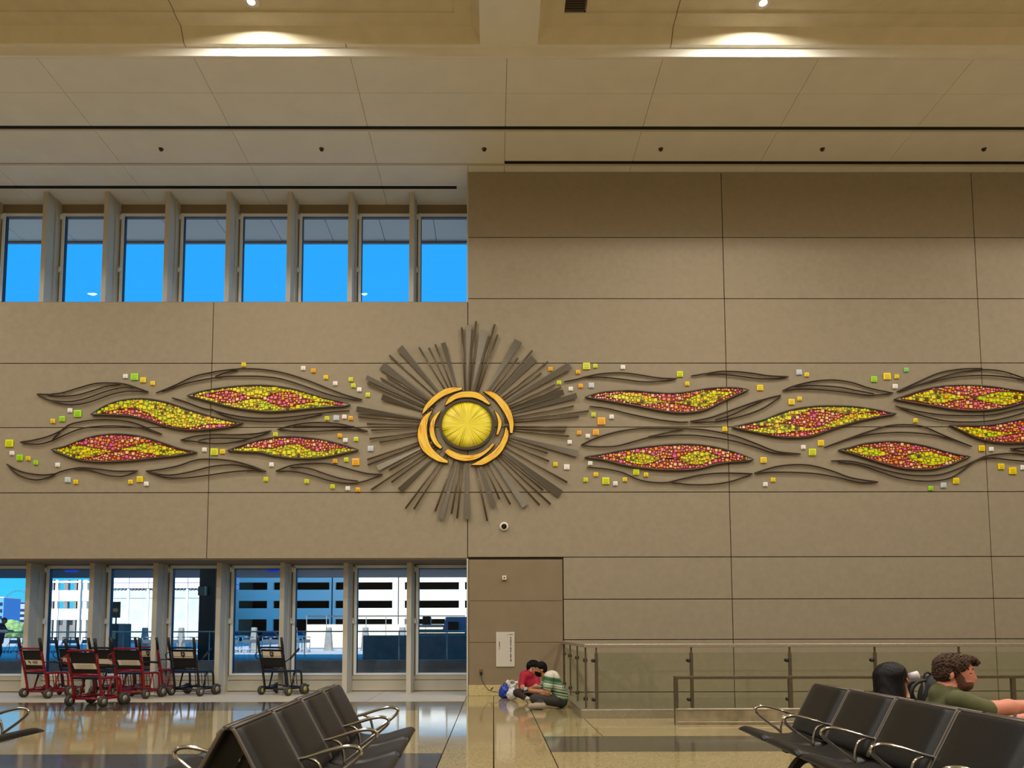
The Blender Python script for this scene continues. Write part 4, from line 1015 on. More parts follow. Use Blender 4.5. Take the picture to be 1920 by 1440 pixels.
    MB().bbox((-0.20, 0.40, 0.10), (0.20, 0.56, 0.115), 0.004).build('footrest', M_rubber, t)
    # sign plate on the back
    z0, z1 = (0.78, 0.91) if plate == 'shield' else (0.66, 0.76)
    def on_back(x, z, off): 
        f = (z - 0.58) / 0.37
        return Vector((x, -0.275 - 0.087 * f - off, z))
    def plaque(x0, x1, za, zb, off, th_, nm, m_, par, skew=0.0):
        Q = [on_back(x0 + skew, za, off), on_back(x1 + skew, za, off), on_back(x1, zb, off), on_back(x0, zb, off)]
        d = Vector((0, th_, 0))
        return MB().add(Q + [q + d for q in Q], [(0,1,2,3),(7,6,5,4),(0,4,5,1),(1,5,6,2),(2,6,7,3),(3,7,4,0)]).build(nm, m_, par)
    pl = plaque(-0.245, 0.245, z0, z1, 0.012, 0.016, 'sign_plate', M_plate, t, 0.0 if plate == 'shield' else 0.03)
    if plate == 'shield':
        P = [(-0.05, 0.905), (0.05, 0.905), (0.052, 0.84), (0.03, 0.80), (0.0, 0.785), (-0.03, 0.80), (-0.052, 0.84)]
        Q = [on_back(x, z, 0.016) for x, z in P]; d = Vector((0, 0.003, 0)); n = len(Q)
        MB().add(Q + [q + d for q in Q], [tuple(range(n)), tuple(range(n, 2*n))[::-1]] + [(i, n+i, n+(i+1)%n, (i+1)%n) for i in range(n)]).build('shield_emblem', M_emb, pl)
        plaque(-0.24, 0.24, 0.805, 0.812, 0.0155, 0.003, 'print_line', M_emb, pl)
        plaque(-0.02, 0.02, 0.84, 0.88, 0.0185, 0.003, 'emblem_mark', M_hub, pl)
    elif plate == 'letters':
        m = MB()
        for x0, z_ in ((-0.13, 0.74), (-0.10, 0.725)):
            for dx, dz in ((0, 0), (0.018, -0.01), (0.0, -0.02), (0.02, -0.03)): m.obox(on_back(x0 + dx, z_ + dz, 0.016), (0.009, 0, 0), (0, 0.002, 0), (0, 0, 0.006))
        for r_ in range(3): m.obox(on_back(0.06, 0.735 - 0.018 * r_, 0.016), (0.075, 0, 0), (0, 0.002, 0), (0, 0, 0.003))
        m.build('lettering', M_emb, pl)
    elif plate == 'lines':
        m = MB()
        for r_ in range(4): m.obox(on_back(0.015, 0.745 - 0.022 * r_, 0.016), (0.18, 0, 0), (0, 0.002, 0), (0, 0, 0.003))
        m.build('lettering', M_fin, pl)
    return t
dg = math.radians
wc = lambda px, py: PZ(px, py, 0.0)
def place(px, py): p = wc(px, py); return (p.x, p.y, 0)
wheelchair('red framed wheelchair with lettered plate, farthest along the window wall', place(88, 1307), dg(-24), True, 'letters')
wheelchair('bright red wheelchair with lined plate, parked out in front of the others', place(181, 1322), dg(-16), True, 'lines')
wheelchair('dark wheelchair with upright grips, wedged behind the front red wheelchair', place(152, 1297), dg(-20), False, 'lines')
wheelchair('black framed wheelchair with tall grips between two red wheelchairs', place(216, 1303), dg(-24), False, 'none')
wheelchair('red wheelchair with plain plate between the front red one and the shield pair', place(259, 1308), dg(-13), True, 'lines')
wheelchair('red wheelchair with shield plate, wedged beside the black shield wheelchair', place(300, 1297), dg(-24), True, 'shield')
wheelchair('black wheelchair with shield plate at the end of the parked group', place(363, 1303), dg(-18), False, 'shield', True)
wheelchair('lone black wheelchair with shield plate and raised armrest before the windows', place(530, 1302), dg(-26), False, 'shield', True, M_hubg)

# ------------------------------------------------------------------ bags on the floor
M_blue = mat('blue plastic bag', (16, 52, 150), 0.35, var=0.2, scale=30, bump=0.6, bscale=30)
M_wbag = mat('white plastic bag', (206, 204, 206), 0.4, var=0.1, scale=20, bump=0.8, bscale=25)
def rumple(a, fr):
    return lambda G: a * (np.sin(G[..., 0]*fr) * np.sin(G[..., 2]*fr*1.2 + 1) + 0.7*np.sin(G[..., 1]*fr*1.4 + G[..., 2]*fr*0.7))
c = PZ(946, 1309, 0)
t = thing('blue_bag', 'small stuffed blue plastic bag beside the white bag', 'bag', (c.x, c.y, 0)); t.scale = (1.3, 1.3, 1.25)
body_object('bag_body', [('e', (0, 0, 0.105), (0.085, 0.08, 0.105), None, 0), ('e', (0.0, 0, 0.05), (0.09, 0.085, 0.05), None, 0)], 0.01, [M_blue], t, 0.03, rumple(0.005, 70))
MB().tube(spline([(-0.03, 0, 0.19), (-0.01, 0.01, 0.225), (0.02, 0.0, 0.235), (0.04, 0.0, 0.19)], 4), 0.008, 6).build('handle', M_blue, t)
c = PZ(961, 1313, 0)
t = thing('white_bag', 'knotted white plastic carrier bag between the blue bag and the seated pair', 'bag', (c.x, c.y, 0)); t.scale = (1.35, 1.3, 1.25)
body_object('bag_body', [('e', (0, 0, 0.09), (0.085, 0.075, 0.09), None, 0), ('e', (0.0, 0, 0.19), (0.035, 0.03, 0.05), None, 0), ('c', (-0.02, 0, 0.2), (-0.065, 0, 0.275), 0.02, 0.03, 0), ('c', (0.02, 0, 0.2), (0.06, 0.0, 0.265), 0.02, 0.028, 0)], 0.009, [M_wbag], t, 0.03, rumple(0.005, 80))
MB().tube(spline([(-0.05, 0, 0.26), (-0.02, -0.01, 0.30), (0.02, 0, 0.29), (0.05, 0, 0.255)], 4), 0.008, 6).build('handle', M_wbag, t)
# ------------------------------------------------------------------ people
SKIN = lambda nm, c: mat(nm, c, 0.55, var=0.08, scale=12)
def hand(wrist, fwd, up, size, tagv, curl=0.6, side=1, kk=0.006):
    """palm and five separate fingers as tapered limbs; fwd = along the fingers, up = back of the hand"""
    w, f, u = Vector(wrist), Vector(fwd).normalized(), Vector(up).normalized()
    u = (u - f * u.dot(f)).normalized(); s = f.cross(u) * side
    L = size
    P = [('c', tuple(w), tuple(w + f * L * 0.22), L * 0.17, L * 0.19, tagv, 0.02), ('e', tuple(w + f * L * 0.28), (L * 0.27,) * 3 if 0 else (L * 0.24, L * 0.24, L * 0.15), None, tagv, 0.015)]
    for i, (o, ln) in enumerate(((-0.18, 0.40), (-0.06, 0.45), (0.06, 0.42), (0.17, 0.33))):
        a = w + f * L * 0.45 + s * L * o
        d1 = (f * math.cos(curl) - u * math.sin(curl)); d2 = (f * math.cos(curl * 2.2) - u * math.sin(curl * 2.2))
        b = a + d1 * L * ln * 0.55; c = b + d2 * L * ln * 0.5
        P += [('c', tuple(a), tuple(b), L * 0.052, L * 0.048, tagv, kk), ('c', tuple(b), tuple(c), L * 0.048, L * 0.04, tagv, kk)]
    a = w + f * L * 0.16 - s * L * 0.18; b = a + (f * 0.6 - s * 0.7 - u * 0.3).normalized() * L * 0.24; c = b + (f * 0.9 - u * 0.4).normalized() * L * 0.2
    P += [('c', tuple(a), tuple(b), L * 0.07, L * 0.058, tagv, 0.01), ('c', tuple(b), tuple(c), L * 0.056, L * 0.045, tagv, kk)]
    return P
def local(c): return lambda px, py, D: tuple(PY(px, py, D) - c)

# --- man in the striped shirt on the floor
c = PZ(1040, 1327, 0); D0 = c.y; u = D0 / FPX
J = local(Vector((c.x, c.y, 0)))
S_, H_, W_, G_, K_, T_, O_ = range(7)
m5 = [SKIN('tan skin', (164, 112, 78)), mat('black hair', (9, 8, 7), 0.7, spec=0.15), mat('white knit', (206, 200, 182), 0.8), mat('green knit', (92, 130, 98), 0.8), mat('dark green knit', (48, 84, 62), 0.8), mat('charcoal trousers', (50, 46, 42), 0.85), mat('grey shoe', (150, 136, 118), 0.7)]
sh = J(1026, 1266, D0 - 0.1); hip = J(1057, 1312, D0)
prims = [('c', J(1034, 1273, D0 - 0.07), J(1052, 1304, D0 - 0.07), 14*u, 12.5*u, W_), ('c', J(1034, 1273, D0 + 0.07), J(1052, 1304, D0 + 0.07), 14*u, 12.5*u, W_), ('e', J(1035, 1272, D0), (15*u, 0.19, 15*u), None, W_), ('c', J(1056, 1307, D0), J(1055, 1315, D0), 10*u, 9.5*u, W_),
 ('c', J(1030, 1268, D0 - 0.17), J(1027, 1287, D0 - 0.22), 9.5*u, 8.5*u, W_), ('c', J(1027, 1288, D0 - 0.22), J(1026, 1299, D0 - 0.23), 6.2*u, 5.5*u, S_), ('c', J(1026, 1299, D0 - 0.23), J(993, 1295, D0 - 0.10), 5.6*u, 3.9*u, S_),
 ('c', J(1028, 1270, D0 + 0.17), J(1014, 1292, D0 + 0.2), 9*u, 6.5*u, W_), ('c', J(1014, 1292, D0 + 0.2), J(997, 1291, D0 + 0.05), 5.5*u, 3.8*u, S_),
 ('c', J(1021, 1267, D0), J(1016, 1261, D0), 6.5*u, 6*u, S_),
 ('e', J(1012, 1254, D0), (9.3*u, 0.078, 10.5*u), None, S_), ('e', J(1010, 1262, D0), (7.2*u, 0.068, 7*u), None, H_), ('c', J(1004, 1255, D0), J(1001.5, 1258.5, D0), 1.8*u, 1.6*u, S_, 0.008),
 ('e', J(1015, 1249.5, D0), (10.5*u, 0.094, 9.5*u), None, H_), ('e', J(1019, 1255, D0 + 0.01), (7*u, 0.085, 8*u), None, H_), ('e', J(1006, 1247, D0), (5*u, 0.07, 5*u), None, H_), ('e', J(1015.5, 1257, D0 - 0.078), (2.0*u, 0.014, 2.8*u), None, S_, 0.008),
 ('c', J(1053, 1316, D0 - 0.08), J(1003, 1310, D0 - 0.30), 10.5*u, 8.5*u, T_), ('c', J(1003, 1311, D0 - 0.30), J(1018, 1322, D0 - 0.36), 8*u, 5.5*u, T_),
 ('c', J(1052, 1315.5, D0 + 0.1), J(1008, 1306, D0 + 0.16), 10*u, 8*u, T_), ('c', J(1008, 1307, D0 + 0.16), J(1020, 1317, D0 + 0.0), 7.5*u, 5.5*u, T_),
 ('c', J(1018, 1323, D0 - 0.38), J(994, 1323.5, D0 - 0.40), 5.2*u, 4.4*u, O_), ('c', J(1020, 1325, D0 - 0.38), J(993, 1325.5, D0 - 0.40), 3.2*u, 3.2*u, O_)]
prims += hand(J(994, 1295, D0 - 0.10), (-1, 0.3, 0.1), (0, -0.3, 1), 0.16, S_, 0.7) + hand(J(998, 1291, D0 + 0.05), (-1, -0.3, 0.0), (0, 0.3, 1), 0.16, S_, 0.7, -1)
shv = np.array(J(1022, 1252, D0)); axv = np.array((-0.10, 0.0, -0.52)); axl = np.linalg.norm(axv)
def stripes(cen, tg):
    t = ((cen - shv) @ axv) / axl ** 2
    a = np.abs(cen[:, 1]) > 0.0
    q = np.where(t < 0.24, W_, np.where((t * 11).astype(int) % 2 == 0, G_, np.where((t * 11).astype(int) % 4 == 1, W_, K_)))
    q = np.where((t > 0.5) & (q == W_), G_, q); q = np.where((t > 0.5) & ((t * 34).astype(int) % 3 == 0), W_, q)
    return np.where(tg == W_, q, tg)
t = thing('person', 'person in green and white striped shirt sitting cross-legged on the floor', 'person', (c.x, c.y, 0))
body_object('body', prims, 0.0085, m5, t, 0.03, None, stripes)
ph = PY(986, 1292, D0 - 0.12)
t = thing('phone', 'dark phone held by the seated pair on the floor', 'phone', ph)
MB().obox((0, 0, 0), (0.035, 0.0, 0.012), (0.0, 0.05, 0.02), (-0.002, -0.002, 0.005)).build('case', M_bplastic, t)
MB().obox((-0.002, -0.003, 0.006), (0.030, 0.0, 0.010), (0.0, 0.044, 0.018), (-0.0003, -0.0004, 0.001)).build('screen', mat('phone screen', (150, 160, 170), 0.2), t)

# --- person in red beside him
c2 = PZ(992, 1314, 0); D1 = c2.y - 0.15; u = D1 / FPX
c2 = Vector((c2.x, D1, 0)); J = local(c2)
R_, B2 = 2, 3
m6 = [SKIN('light tan skin', (178, 130, 98)), m5[1], mat('red shirt', (158, 14, 44), 0.8), mat('dark brown trousers', (44, 34, 34), 0.85), mat('pale shoe', (190, 184, 176), 0.7)]
prims = [('e', J(994, 1281, D1), (15*u, 0.12, 20*u), None, R_), ('e', J(990, 1266, D1), (14*u, 0.13, 10*u), None, R_), ('c', J(990, 1299, D1), J(1004, 1300, D1), 11*u, 11*u, B2),
 ('c', J(982, 1266, D1 - 0.05), J(978, 1286, D1 - 0.14), 7.5*u, 6*u, R_), ('c', J(978, 1287, D1 - 0.14), J(985, 1292, D1 - 0.30), 4.6*u, 3.6*u, S_),
 ('c', J(1004, 1267, D1), J(1008, 1285, D1 - 0.1), 7.5*u, 6*u, R_), ('c', J(1008, 1286, D1 - 0.1), J(996, 1292, D1 - 0.3), 4.6*u, 3.6*u, S_),
 ('c', J(996, 1266, D1), J(998, 1260, D1 - 0.03), 5*u, 5*u, S_),
 ('e', J(999, 1254, D1 - 0.04), (8.6*u, 0.075, 10.5*u), Matrix.Rotation(0.35, 3, 'Y').transposed(), S_), ('e', J(1000, 1247.5, D1 - 0.01), (12*u, 0.098, 10.5*u), None, H_), ('e', J(992, 1250, D1 - 0.02), (5*u, 0.07, 8*u), None, H_), ('c', J(991, 1248, D1 - 0.08), J(1003, 1246.5, D1 - 0.09), 4*u, 4*u, H_),
 ('c', J(994.5, 1254.5, D1 - 0.10), J(995.5, 1259, D1 - 0.13), 1.3*u, 1.5*u, S_, 0.008), ('e', J(997, 1262.5, D1 - 0.105), (2.6*u, 0.012, 0.9*u), None, R_, 0.004),
 ('e', J(992.5, 1253.5, D1 - 0.108), (1.3*u, 0.01, 0.8*u), None, H_, 0.004), ('e', J(999, 1254.5, D1 - 0.118), (1.3*u, 0.01, 0.8*u), None, H_, 0.004),
 ('c', J(990, 1300, D1), J(970, 1299, D1 - 0.28), 9*u, 7.5*u, B2), ('c', J(970, 1299, D1 - 0.28), J(984, 1308, D1 - 0.34), 7*u, 5*u, B2), ('c', J(983, 1309, D1 - 0.34), J(990, 1310, D1 - 0.37), 4*u, 3.6*u, 4),
 ('c', J(1004, 1300, D1), J(1010, 1303, D1 - 0.2), 9*u, 7*u, B2), ('c', J(1010, 1303, D1 - 0.2), J(996, 1309, D1 - 0.28), 6*u, 5*u, B2)]
prims += hand(J(985, 1292, D1 - 0.30), (0.6, -0.6, 0), (0, 0, 1), 0.15, S_, 0.6)
t = thing('person', 'person in red shirt sitting on the floor leaning over a phone', 'person', c2)
body_object('body', prims, 0.0085, m6, t, 0.03)

# --- curly haired man on the seats
D2 = 5.05; u = D2 / FPX
c3 = Vector((PY(1770, 1350, D2).x, D2, 0)); J = local(c3)
SK, OL, TR, BD, BK, EY = range(6)
m7 = [SKIN('fair freckled skin', (206, 132, 108)), mat('olive t-shirt', (84, 84, 50), 0.85, var=0.1, scale=20), mat('dark trousers', (40, 40, 46), 0.85), mat('auburn beard', (84, 46, 26), 0.8, bump=0.6, bscale=220), mat('dark watch strap', (20, 20, 26), 0.5), mat('eye dark', (40, 26, 20), 0.4)]
X_ = lambda x, y, z: (x, y, z)
prims = [('e', J(1793, 1252, D2), (25*u, 0.076, 26*u), None, SK), ('e', J(1805, 1266, D2), (20.5*u, 0.063, 24*u), None, SK), ('c', J(1818, 1249, D2), J(1820, 1256, D2), 4*u, 4*u, SK, 0.012),
 ('c', J(1822, 1258, D2), J(1829, 1273, D2), 2.4*u, 3.4*u, SK, 0.010), ('e', J(1824, 1276, D2), (3.2*u, 0.02, 2.2*u), None, SK, 0.008), ('e', J(1820, 1283.5, D2), (4.2*u, 0.022, 1.6*u), None, SK, 0.006),
 ('e', J(1806, 1284, D2), (16.5*u, 0.063, 12.5*u), None, BD, 0.012), ('c', J(1794, 1266, D2 - 0.045), J(1800, 1284, D2 - 0.04), 8*u, 10*u, BD, 0.012), ('c', J(1794, 1266, D2 + 0.045), J(1800, 1284, D2 + 0.04), 6*u, 8*u, BD, 0.012), ('e', J(1821, 1279.5, D2), (4.0*u, 0.028, 1.5*u), None, BD, 0.006),
 ('e', J(1817, 1262.5, D2 - 0.050), (4.0*u, 0.012, 1.7*u), None, EY, 0.004), ('c', J(1810, 1256.5, D2 - 0.060), J(1822, 1255.5, D2 - 0.042), 1.9*u, 1.9*u, BD, 0.004),
 ('e', J(1784, 1267, D2 - 0.078), (5*u, 0.012, 8*u), Matrix.Rotation(0.25, 3, 'Y'), SK, 0.006), ('e', J(1784, 1267, D2 + 0.078), (5*u, 0.012, 8*u), None, SK, 0.006),
 ('c', J(1783, 1275, D2), J(1771, 1296, D2), 16*u, 17.5*u, SK),
 ('e', J(1778, 1322, D2), (30*u, 0.185, 28*u), None, OL, 0.04), ('e', J(1772, 1355, D2), (33*u, 0.18, 55*u), None, OL), ('c', J(1772, 1390, D2 - 0.06), J(1772, 1390, D2 + 0.06), 28*u, 28*u, OL),
 ('c', J(1774, 1299, D2), J(1768, 1303, D2), 21*u, 24*u, OL, 0.02),
 ('c', J(1795, 1313, D2 - 0.17), J(1850, 1330, D2 - 0.22), 19*u, 16.5*u, OL), ('c', J(1852, 1329, D2 - 0.22), J(1890, 1326, D2 - 0.20), 14.5*u, 13*u, SK, 0.01), ('c', J(1890, 1326, D2 - 0.20), J(1962, 1322, D2 - 0.12), 13*u, 9*u, SK),
 ('c', J(1795, 1318, D2 + 0.17), J(1840, 1345, D2 + 0.22), 19*u, 16*u, OL), ('c', J(1840, 1345, D2 + 0.22), J(1905, 1350, D2 + 0.12), 12.5*u, 10*u, SK, 0.01), ('c', J(1905, 1350, D2 + 0.12), J(1912, 1350, D2 + 0.11), 11.5*u, 11.5*u, BK, 0.005), ('c', J(1912, 1350, D2 + 0.1), J(1965, 1346, D2 + 0.04), 10*u, 8*u, SK),
 ('c', (0.04, -0.10, 0.585), (0.46, -0.13, 0.60), 0.095, 0.075, TR), ('c', (0.46, -0.13, 0.60), (0.50, -0.13, 0.10), 0.07, 0.05, TR), ('c', (0.48, -0.13, 0.045), (0.66, -0.13, 0.035), 0.045, 0.035, BK),
 ('c', (0.04, 0.10, 0.585), (0.46, 0.13, 0.60), 0.095, 0.075, TR), ('c', (0.46, 0.13, 0.60), (0.50, 0.13, 0.10), 0.07, 0.05, TR), ('c', (0.48, 0.13, 0.045), (0.66, 0.13, 0.035), 0.045, 0.035, BK)]
prims += hand(J(1962, 1322, D2 - 0.12), (1, 0.2, -0.1), (0, -0.2, 1), 0.18, SK, 0.5) + hand(J(1965, 1346, D2 + 0.04), (1, -0.2, 0.0), (0, 0.1, 1), 0.18, SK, 0.5, -1)
t = thing('person', 'bearded person in olive t-shirt with curly brown hair sitting, arms forward', 'person', c3)
bo = body_object('body', prims, 0.0062, m7, t, 0.028)
M_curl = mat('curly brown hair', (66, 40, 22), 0.7, var=0.45, scale=90, bump=0.8, bscale=200)
hp = [('e', J(1783, 1246, D2), (31*u, 0.100, 21*u), None, 0), ('e', J(1811, 1236.5, D2), (16*u, 0.072, 8*u), None, 0), ('e', J(1767, 1262, D2), (14*u, 0.085, 17*u), None, 0), ('e', J(1826, 1243, D2), (6.5*u, 0.05, 5.5*u), None, 0), ('c', J(1791, 1250, D2 - 0.07), J(1792, 1262, D2 - 0.068), 5*u, 4*u, 0)]
def curls(G): 
    x, y, z = [G[..., i] * 210 for i in range(3)]
    return 0.0065 * (np.sin(x + 1.3*np.sin(z*0.7)) * np.sin(z*1.1 + np.sin(y)) + 0.8*np.sin(y*1.05 + x*0.6)*np.sin(z*0.8 - y*0.4))
body_object('hair', hp, 0.0042, [M_curl], t, 0.02, curls)

# --- dark haired woman drinking
D3 = 5.85; u = D3 / FPX
c4 = Vector((PY(1672, 1340, D3).x, D3, 0)); J = local(c4)
m8 = [SKIN('warm skin', (190, 138, 104)), mat('navy jacket', (26, 28, 36), 0.8), mat('dark jeans', (34, 36, 46), 0.85), mat('red lips', (150, 60, 56), 0.5), M_bplastic]
prims = [('e', J(1674, 1268, D3), (20*u, 0.08, 22*u), None, 0), ('e', J(1684, 1275, D3 - 0.01), (11.5*u, 0.06, 15*u), None, 0), ('c', J(1693, 1268, D3 - 0.02), J(1697, 1273, D3 - 0.02), 1.8*u, 2*u, 0, 0.006), ('e', J(1693, 1278, D3 - 0.02), (2.5*u, 0.018, 1.4*u), None, 3, 0.005),
 ('c', J(1674, 1288, D3), J(1674, 1305, D3), 11*u, 13*u, 0), ('e', J(1676, 1328, D3), (37*u, 0.17, 22*u), None, 1, 0.04), ('e', J(1674, 1365, D3), (30*u, 0.16, 48*u), None, 1), ('c', J(1674, 1385, D3 - 0.06), J(1674, 1385, D3 + 0.06), 27*u, 27*u, 1),
 ('c', J(1700, 1322, D3 - 0.16), J(1722, 1352, D3 - 0.2), 13*u, 11*u, 1), ('c', J(1722, 1352, D3 - 0.2), J(1708, 1312, D3 - 0.12), 9.5*u, 7.5*u, 0), ('c', J(1708, 1312, D3 - 0.12), J(1702, 1286, D3 - 0.06), 7.5*u, 5.2*u, 0),
 ('c', J(1655, 1325, D3 + 0.18), J(1690, 1368, D3 + 0.2), 13*u, 11*u, 1), ('c', J(1690, 1368, D3 + 0.2), J(1730, 1372, D3 + 0.1), 9*u, 7*u, 0),
 ('c', (0.02, -0.10, 0.58), (0.44, -0.12, 0.59), 0.09, 0.07, 2), ('c', (0.44, -0.12, 0.59), (0.47, -0.12, 0.10), 0.065, 0.045, 2), ('c', (0.43, -0.12, 0.04), (0.58, -0.12, 0.03), 0.04, 0.03, 4),
 ('c', (0.02, 0.10, 0.58), (0.44, 0.12, 0.59), 0.09, 0.07, 2), ('c', (0.44, 0.12, 0.59), (0.47, 0.12, 0.10), 0.065, 0.045, 2), ('c', (0.43, 0.12, 0.04), (0.58, 0.12, 0.03), 0.04, 0.03, 4)]
prims += hand(J(1702, 1287, D3 - 0.06), (0.15, 0.2, 1), (1, -0.3, 0), 0.13, 0, 0.75, 1)
t = thing('person', 'person with long straight black hair seen from behind, drinking from a bottle', 'person', c4)
body_object('body', prims, 0.0068, m8, t, 0.028)
hp = [('e', J(1668, 1266, D3 + 0.0), (27*u, 0.115, 24.5*u), None, 0), ('e', J(1676, 1262, D3 - 0.02), (20*u, 0.11, 19*u), None, 0), ('c', J(1663, 1272, D3 - 0.02), J(1667, 1312, D3 - 0.06), 24*u, 25*u, 0), ('c', J(1675, 1268, D3 - 0.07), J(1684, 1312, D3 - 0.09), 15*u, 13*u, 0), ('c', J(1660, 1272, D3 + 0.05), J(1660, 1310, D3 + 0.06), 20*u, 20*u, 0)]
strand = lambda G: 0.0022 * np.sin(G[..., 0] * 240 + 3*np.sin(G[..., 2]*9)) * np.sin(G[..., 1] * 200)
body_object('hair', hp, 0.006, [mat('glossy black hair', (10, 7, 8), 0.5, spec=0.2)], t, 0.025, strand)
# bottle in her hand
a, b = PY(1697, 1271.5, D3 - 0.05), PY(1724, 1264.5, D3 - 0.10)
t = thing('drink_bottle', 'small bottle with white body and red brown cap end held to the mouth', 'bottle', a)
d = b - a; L = d.length; dn = d.normalized()
prof = [(0.0, 0.012), (0.1, 0.014), (0.24, 0.030), (0.9, 0.031), (0.97, 0.026), (1.0, 0.014)]
MB().tube([dn * L * q for q, r in prof[2:]], [r for q, r in prof[2:]], 14).build('body', mat('white bottle label', (214, 206, 210), 0.35), t)
MB().tube([dn * L * q for q, r in prof[:3]], [r for q, r in prof[:3]], 14).build('neck', mat('red brown cap', (120, 52, 40), 0.4), t)
# backpack on the seat between them
D4 = 5.37; u = D4 / FPX
cb = Vector((PY(1738, 1300, D4).x, D4, 0.462))
J = local(cb)
M_pack = mat('black backpack nylon', (16, 17, 19), 0.6, var=0.2, scale=25)
t = thing('backpack', 'black backpack standing on the seat beside the curly haired person', 'backpack', cb)
body_object('pack_body', [('e', J(1742, 1306, D4), (17*u, 0.095, 42*u), Matrix.Rotation(-0.22, 3, 'Y').transposed(), 0), ('c', (0.0, -0.03, 0.09), (0.0, 0.03, 0.09), 0.075, 0.075, 0)], 0.009, [M_pack], t, 0.04)
MB().tube(spline([J(1732, 1274, D4), J(1734, 1264, D4), J(1740, 1261, D4), J(1746, 1266, D4), J(1746, 1274, D4)], 5), 0.008, 6).build('top_handle', M_pack, t)
MB().tube(spline([J(1735, 1276, D4 - 0.05), J(1722, 1279, D4 - 0.08), J(1711, 1290, D4 - 0.09), J(1710, 1306, D4 - 0.09), J(1716, 1322, D4 - 0.08), J(1728, 1335, D4 - 0.05)], 5), 0.014, 6).build('shoulder_strap', M_pack, t)
MB().tube(spline([J(1735, 1276, D4 + 0.05), J(1722, 1277, D4 + 0.08), J(1706, 1282, D4 + 0.09), J(1709, 1300, D4 + 0.09), J(1728, 1335, D4 + 0.05)], 5), 0.014, 6).build('shoulder_strap', M_pack, t)
MB().tube(spline([J(1732, 1280, D4 - 0.11), J(1733, 1292, D4 - 0.14), J(1731, 1304, D4 - 0.14)], 4), 0.006, 5).build('grey_zip', M_piping, t)

# --- person pushing carts outside
D5 = 33.0; u = D5 / FPX
c5 = Vector((PY(6, 1200, D5).x, D5, -0.03)); J = local(c5)
m9 = [SKIN('brown skin', (120, 84, 62)), m5[1], mat('navy work shirt', (34, 46, 84), 0.8), mat('reflective band', (220, 224, 230), 0.5), mat('navy trousers', (30, 34, 48), 0.85)]
prims = [('e', J(9, 1164, D5), (4.2*u, 0.09, 5.2*u), None, 0), ('e', J(8, 1162.5, D5 + 0.02), (4.6*u, 0.1, 4.6*u), None, 1), ('c', J(6, 1168, D5), J(5, 1171, D5), 2.4*u, 2.6*u, 0),
 ('e', J(3, 1180, D5), (8*u, 0.14, 11*u), None, 2), ('c', J(1, 1186, D5), J(-1, 1203, D5), 7*u, 6.5*u, 2),
 ('c', J(7, 1175, D5 - 0.2), J(14, 1184, D5 - 0.22), 2.9*u, 2.3*u, 2), ('c', J(14, 1184, D5 - 0.22), J(22, 1183, D5 - 0.15), 2.1*u, 1.7*u, 0),
 ('c', J(5, 1175, D5 + 0.2), J(13, 1185, D5 + 0.22), 2.9*u, 2.3*u, 2), ('c', J(13, 1185, D5 + 0.22), J(22, 1184, D5 + 0.15), 2.1*u, 1.7*u, 0),
 ('c', J(-1, 1204, D5 - 0.1), J(1, 1222, D5 - 0.1), 3.8*u, 2.8*u, 4), ('c', J(1, 1222, D5 - 0.1), tuple(Vector((-0.15, -0.1, 0.06))), 2.8*u, 2.2*u, 4), ('c', (-0.15, -0.1, 0.045), (0.05, -0.1, 0.04), 0.045, 0.04, 1),
 ('c', J(-2, 1204, D5 + 0.1), J(-5, 1222, D5 + 0.1), 3.8*u, 2.8*u, 4), ('c', J(-5, 1222, D5 + 0.1), tuple(Vector((-0.42, 0.1, 0.06))), 2.8*u, 2.2*u, 4), ('c', (-0.42, 0.1, 0.045), (-0.22, 0.1, 0.04), 0.045, 0.04, 1)]
prims += hand(J(22, 1183, D5 - 0.15), (1, 0, 0), (0, 0, 1), 0.17, 0, 0.7) + hand(J(22, 1184, D5 + 0.15), (1, 0, 0), (0, 0, 1), 0.17, 0, 0.7, -1)
zb1, zb0 = J(5, 1181, D5)[2], J(5, 1184, D5)[2]
t = thing('person', 'person in navy work clothes leaning forward outdoors by the luggage carts', 'person', c5)
body_object('body', prims, 0.02, m9, t, 0.05, None, lambda cen, tg: np.where((tg == 2) & (cen[:, 2] < zb1) & (cen[:, 2] > zb0), 3, tg))
# ------------------------------------------------------------------ outdoors, seen through the glass
def at_d(px, py, D): return PY(px, py, D)
def ground_z(px, D): return 0.0
M_pave = bpy.data.materials.new('pale concrete paving'); M_pave.use_nodes = True
_nt = M_pave.node_tree; _p = _nt.nodes['Principled BSDF']; _p.inputs['Roughness'].default_value = 0.85
_g = _nt.nodes.new('ShaderNodeNewGeometry'); _br = _nt.nodes.new('ShaderNodeTexBrick')
_br.inputs['Scale'].default_value = 0.5; _br.inputs['Color1'].default_value = lin((196, 194, 188)); _br.inputs['Color2'].default_value = lin((182, 180, 174)); _br.inputs['Mortar'].default_value = lin((130, 126, 120)); _br.inputs['Mortar Size'].default_value = 0.04
_nt.links.new(_g.outputs['Position'], _br.inputs['Vector']); _nt.links.new(_br.outputs[0], _p.inputs['Base Color'])
MB().box((-1200, WIN + 0.16, -0.5), (400, 1700, -0.03)).build('ground_outside', M_pave, None, label='pale paved forecourt outside the windows', cat='ground', kind='structure')
M_conc = mat('grey concrete', (128, 126, 122), 0.85, var=0.12, scale=2)
M_conc2 = mat('dark grey concrete', (128, 126, 122), 0.85, var=0.2, scale=3)
M_kerb = M_conc2
M_cream = mat('white painted concrete', (232, 228, 218), 0.8)
M_canopy = mat('dark canopy metal', (84, 88, 98), 0.6)
